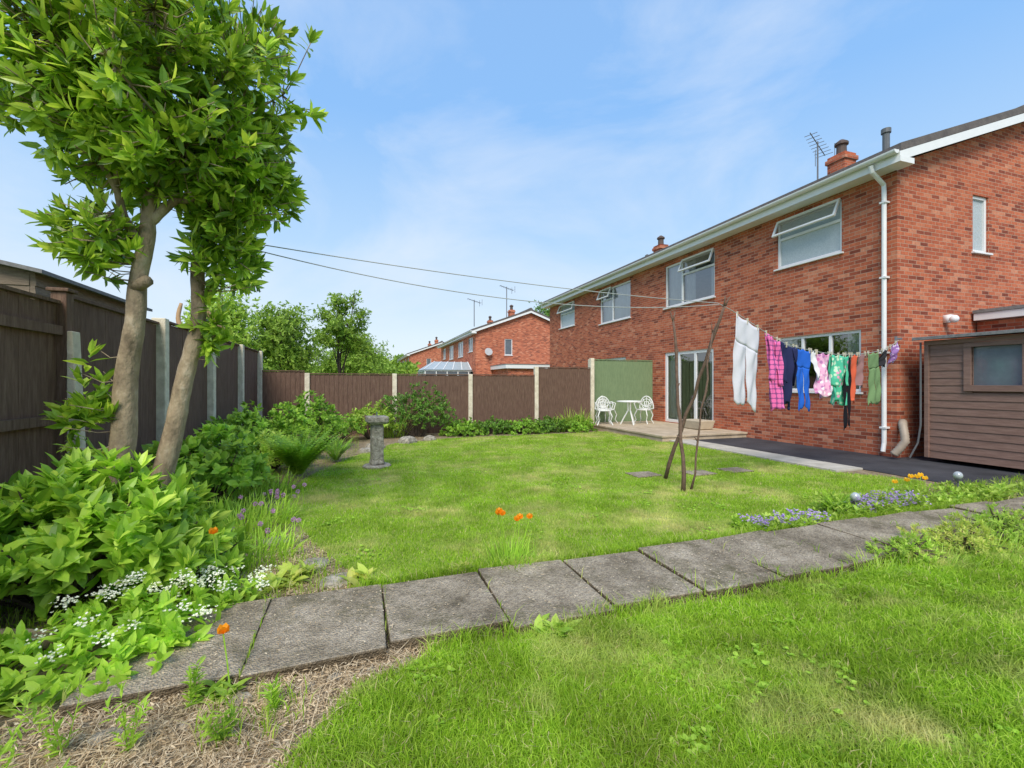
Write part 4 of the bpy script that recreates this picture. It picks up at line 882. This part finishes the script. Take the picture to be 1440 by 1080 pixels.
def poppy(x,y,z,mat,label,r=.026,lean=(0,0)):
    t=thing('poppy',label,'flower',(x,y,0),'poppies')
    mb=MB(); mb.tube([(x,y,0),(x+lean[0]*.4,y+lean[1]*.4,z*.5),(x+lean[0],y+lean[1],z)],.003,5); mb.build('stem',M_['fern'],t)
    lb=LB(); c=np.array([[x+lean[0],y+lean[1],z]])
    a=np.arange(5)*2*math.pi/5; D=np.stack([np.cos(a),np.sin(a),0*a+1.3],1); lb.leaves(np.repeat(c,5,0),D,np.tile([0,0,1.],(5,1)),np.full(5,r*1.6),np.full(5,r*1.6),fold=-.1,curl=-.2); lb.build('petals',mat,t)
for (x,y,z,l) in [(.98,2.98,.385,(-.07,0)),(1.02,2.95,.34,(.03,0)),(1.05,2.98,.32,(.09,.02)),(.95,2.95,.37,(-.02,.02)),(1.0,3.02,.30,(.06,.02)),(.97,3.0,.36,(-.05,.03)),(-.75,2.98,.42,(-.03,0)),(-.5,2.14,.22,(-.04,.06))]:
    poppy(x,y,z,M_['orf'],'orange poppy on a thin stem beside the path',lean=l)
for (x,y,z) in [(5.7,3.35,.2),(5.85,3.4,.22),(6.0,3.35,.2),(5.78,3.3,.24),(6.1,3.45,.21),(5.62,3.42,.17)]: poppy(x,y,z,M_['ylf'],'yellow poppy in the bed beside the path',.03)
lb=LB(); n=34000; B=np.stack([rng.uniform(-2.0,.4,n),rng.uniform(.9,2.2,n),rng.uniform(.005,.03,n)],1)
edge=-.18+.1*np.sin(B[:,1]*9)+.5*np.clip((B[:,1]-1.75)/.4,0,1)+rng.normal(scale=.1,size=n)
B=B[B[:,0]<edge]; n=len(B); a=rng.uniform(0,2*math.pi,n); D=np.stack([np.cos(a),np.sin(a),rng.normal(scale=.25,size=n)],1)
lb.leaves(B,D,np.tile([0,0,1.],(n,1))+rng.normal(scale=.4,size=(n,3)),rng.uniform(.01,.04,n),rng.uniform(.002,.007,n))
B=B[::3]; n=len(B); a=rng.uniform(0,2*math.pi,n); D=np.stack([np.cos(a),np.sin(a),rng.uniform(.0,.5,n)],1)
lb.straps(B,D,rng.uniform(.05,.13,n),rng.uniform(.0015,.003,n),rng.uniform(0,.35,n),k=3)
n=6500; B=np.stack([rng.uniform(-.8,.3,n),rng.uniform(2.93,4.2,n),rng.uniform(.01,.02,n)],1); B=B[~pip(B[:,:2],BL)]; n=len(B); a=rng.uniform(0,2*math.pi,n); D=np.stack([np.cos(a),np.sin(a),rng.normal(scale=.2,size=n)],1); lb.leaves(B,D,np.tile([0,0,1.],(n,1)),rng.uniform(.015,.05,n),rng.uniform(.002,.007,n))
n=700; B=np.stack([rng.uniform(-1.05,3,n),rng.uniform(2.2,2.86,n),np.full(n,.076)],1); a=rng.uniform(0,2*math.pi,n); D=np.stack([np.cos(a),np.sin(a),0*a],1); lb.leaves(B,D,np.tile([0,0,1.],(n,1)),rng.uniform(.006,.02,n),rng.uniform(.003,.008,n),curl=0,fold=.1)
o=lb.build('straw_mulch',M_['straw']); o["kind"]="stuff"
for (x,y,h) in [(-.95,1.95,.25),(-.75,1.9,.2),(-1.05,1.75,.3),(-.62,2.08,.16),(-.45,1.85,.12),(-1.3,2.1,.2),(-.85,1.6,.18),(-1.2,1.8,.26),(-.3,1.95,.1)]:
    t=thing('weed','leafy green weed growing through the dry mulch','weed',(x,y,0),'weeds in the mulch'); s=np.linspace(.1,1,14); lb=LB()
    for q in range(4):
        dx,dy=rng.uniform(-.5,.5,2); p=np.stack([x+dx*h*s,y+dy*h*s,h*s*rng.uniform(.7,1.1)],1); lb.rosettes(p,np.tile([dx,dy,1.],(14,1)),2,.042,.009,smin=.5,smax=1.3)
        lb.straps(np.array([[x,y,0.]]),np.array([[dx,dy,1.]]),np.array([h*1.05]),np.array([.005]),np.array([0.]))
    lb.build('foliage',M_['fern'],t)
lb=LB(); n=9000
B=np.stack([rng.uniform(-2.1,8.4,n),rng.uniform(2.9,3.6,n),np.full(n,.004)],1); B=B[~pip(B[:,:2],BL)]
B2=np.stack([rng.uniform(-2.1,0,6000),rng.uniform(3,11.7,6000),np.full(6000,.004)],1); B2=B2[~pip(B2[:,:2],BL)]
B3=np.stack([rng.uniform(.3,8.5,8000),2.145+rng.normal(scale=.03,size=8000),np.full(8000,.004)],1)
w3=rng.uniform(size=8000)<(.15+.85*(np.sin(B3[:,0]*5.3)+np.sin(B3[:,0]*2.1)>.3)); B3=B3[w3]
B4=np.stack([rng.uniform(.0,6,9000),2.89+np.abs(rng.normal(scale=.045,size=9000)),np.full(9000,.004)],1)
B5=np.stack([rng.uniform(-1.4,.2,2200),rng.uniform(1.0,2.12,2200),np.full(2200,.006)],1); kk=np.sin(B5[:,0]*7+1)*np.sin(B5[:,1]*9)>.25; B5=B5[kk]
j=[]
for q in range(17): m=int(rng.integers(2,45)); j.append(np.stack([-1.07+.6*q+rng.normal(scale=.006,size=m),2.17+.71*rng.beta(.5,.5,m),np.full(m,.03)],1))
nn=len(B)+len(B2); B=np.concatenate([B,B2,B3,B4,B5]+j); H=rng.uniform(.03,.11,len(B)); H[nn:]*=1.15; lb.blades(B,H,rng.uniform(.003,.007,len(B)),H*rng.uniform(.1,.9,len(B)))
o=lb.build('bed_grass',M_['grass']); o["kind"]="stuff"
# ------------------------------------------------------------------ background trees
def tree(name,label,x,y,h,cr,cz,rad,nl,L,mat,tr=.08,lob=7,sparse=.45,cat='tree'):
    global tb
    t=thing(name,label,cat,(x,y,0))
    tb=MB(); tp=limb([(x,y,0),(x+.05,y,h*.25),(x-.04,y,h*.5),(x,y,h*.8)],tr,tr*.3,8)
    tips=[]
    for k in range(lob*4):
        a=rng.uniform(0,2*math.pi); el=rng.uniform(-.4,1.4); e=np.array([x,y,cz])+np.array([math.cos(a)*math.cos(el)*rad[0],math.sin(a)*math.cos(el)*rad[1],math.sin(el)*rad[2]])*rng.uniform(.7,1.02)
        s=tp[random.randint(5,len(tp)-1)]; P=limb([s,(Vector(e)+s)/2+Vector((0,0,-.05)),tuple(e)],tr*.35,.008,5); tips+=[np.array(p) for p in P[5:]]
    tips=np.array(tips); idx=rng.integers(0,len(tips),nl); sp=cr*sparse
    P=tips[idx]+rng.normal(scale=sp,size=(nl,3))*np.array([1,1,.8]); D=nrm(P-np.array([x,y,cz])+rng.normal(scale=.5,size=P.shape)+[0,0,.3])
    lb=LB(); lb.rosettes(P,D,4,L,L*.4,smin=.4,smax=1.6,stem=L*.4)
    tb.build('trunk',M_['bark2'],t,smooth=True); lb.build('crown',mat,t)
tree('garden_tree','airy young tree with upswept leafy branches',-.65,17,4.6,.35,2.9,(1.15,1.1,1.75),1700,.13,M_['treeleaf'],lob=6,sparse=.33)
tree('garden_tree','dense green tree beyond the corner of the fence',-2.1,15,3.6,.5,2.4,(1.0,1.1,1.25),3400,.11,M_['treeleaf'],lob=8,sparse=.42)
tree('garden_tree','bright light green tree behind the fence',-3.3,13.6,3.8,.5,2.5,(.75,.9,1.25),3000,.11,M_['light'],lob=8,sparse=.42)
tree('garden_tree','broad leafy tree beyond the neighbouring gardens',-.2,24,4.0,.6,2.2,(2.0,1.5,1.4),3200,.14,M_['treeleaf'],lob=8,sparse=.5)
tree('garden_tree','tall dark tree behind the distant houses',22,50,10.5,1.5,7.5,(3.5,3.5,3.2),3000,.3,M_['dk'],tr=.25,lob=8)
tb=MB()
for pts in [[(-2.75,10.0,0),(-2.8,10.0,1.2),(-2.9,10.0,2.6)],[(-2.8,10,1.6),(-2.6,10,2.3),(-2.75,9.9,2.75)],[(-2.8,10,1.3),(-2.4,9.8,2.2),(-2.5,9.6,2.35)],[(-2.85,10,1.8),(-3.2,10.1,2.4),(-3.2,10.2,2.8)]]: limb(pts,.06,.03,8)
o=tb.build('pruned_tree',plain('cut_wood',(.42,.27,.14),rough=.8),org=(-2.75,10,0),smooth=True); tag(o,'bare pruned trunk with cut branches behind the fence','tree')
shrub('leafy_shrub','tangled green shrub leaning over the fence',(-3.0,8.2,1.75),(.45,1.2,.36),200,.09,.03,8,M_['light'],zmin=-1)
lb=LB(); n=9000
xs_=rng.uniform(-40,14,n); B=np.stack([xs_,30+rng.normal(scale=1,size=n)+xs_*.1,rng.uniform(.2,1,n)*(2.1+.7*np.sin(xs_*.9)+.4*np.sin(xs_*2.3))],1); B=B[(B[:,0]<3.5)]
lb.rosettes(B,rng.normal(size=(len(B),3))+[0,-.8,.6],4,.34,.17)
n=7000; xs_=rng.uniform(-60,60,n); B=np.stack([xs_,95+rng.normal(scale=2,size=n),rng.uniform(.1,1,n)*(5.5+1.5*np.sin(xs_*.35)+1.0*np.sin(xs_*.9))],1); lb.rosettes(B,rng.normal(size=(len(B),3))+[0,-.8,.6],4,1.0,.5)
o=lb.build('distant_hedge',M_['treeleaf']); o["kind"]="stuff"
# ------------------------------------------------------------------ light, sky, camera
w=bpy.data.worlds.new("World"); sc.world=w; w.use_nodes=True; nt=w.node_tree; nt.nodes.clear()
out=nt.nodes.new('ShaderNodeOutputWorld'); bg=nt.nodes.new('ShaderNodeBackground'); sky=nt.nodes.new('ShaderNodeTexSky')
sky.sky_type='NISHITA'; sky.sun_disc=False
sp=Vector((-.40,-.80,0)).normalized(); el=R(48); az=math.atan2(sp.x,sp.y)
sky.sun_elevation=el; sky.sun_rotation=az; sky.air_density=1.0; sky.dust_density=1.0; sky.ozone_density=1.5
tc=nt.nodes.new('ShaderNodeTexCoord'); sz=nt.nodes.new('ShaderNodeSeparateXYZ'); nt.links.new(tc.outputs['Generated'],sz.inputs[0])
gr=ramp(nt,[(0,(5.9,6.4,6.8)),(.1,(5.2,6.1,6.9)),(.27,(3.5,5.1,7.0)),(.5,(2.0,3.9,6.9)),(1,(2.0,3.4,6.0))]); nt.links.new(sz.outputs[2],gr.inputs[0])
m1=nt.nodes.new('ShaderNodeMix'); m1.data_type='RGBA'; m1.inputs[0].default_value=.88; nt.links.new(sky.outputs[0],m1.inputs[6]); nt.links.new(gr.outputs[0],m1.inputs[7])
mp=nt.nodes.new('ShaderNodeMapping'); mp.inputs['Scale'].default_value=(1.2,1.2,2.6); mp.inputs['Rotation'].default_value=(0,.25,.6); nt.links.new(tc.outputs['Generated'],mp.inputs[0])
nz=nt.nodes.new('ShaderNodeTexNoise'); nz.inputs['Scale'].default_value=1.6; nz.inputs['Detail'].default_value=10; nz.inputs['Roughness'].default_value=.58; nz.inputs['Distortion'].default_value=.45; nt.links.new(mp.outputs[0],nz.inputs['Vector'])
rp=ramp(nt,[(.46,(0,0,0)),(.78,(.6,.6,.6))]); nt.links.new(nz.outputs['Fac'],rp.inputs[0])
mx=nt.nodes.new('ShaderNodeMix'); mx.data_type='RGBA'; nt.links.new(rp.outputs[0],mx.inputs[0]); nt.links.new(m1.outputs[2],mx.inputs[6]); mx.inputs[7].default_value=(5.8,6.2,6.8,1)
nt.links.new(mx.outputs[2],bg.inputs[0]); bg.inputs[1].default_value=.15; nt.links.new(bg.outputs[0],out.inputs[0])
sun=bpy.data.lights.new('sun','SUN'); sun.energy=3.9; sun.angle=R(30); sun.color=(1,.91,.78)
so=bpy.data.objects.new('sun',sun); COL.objects.link(so)
pos=Vector((sp.x*math.cos(el),sp.y*math.cos(el),math.sin(el))); so.rotation_euler=(-pos).to_track_quat('-Z','Y').to_euler()
cam=bpy.data.cameras.new('camera'); co=bpy.data.objects.new('camera',cam); COL.objects.link(co); sc.camera=co
cam.sensor_width=36; cam.lens=16.0; cam.clip_start=.05; cam.clip_end=1500
co.location=(0,0,1.27); co.rotation_euler=(R(90),0,R(-18.6))
sc.view_settings.view_transform='Standard'; sc.view_settings.look='None'; sc.view_settings.exposure=0
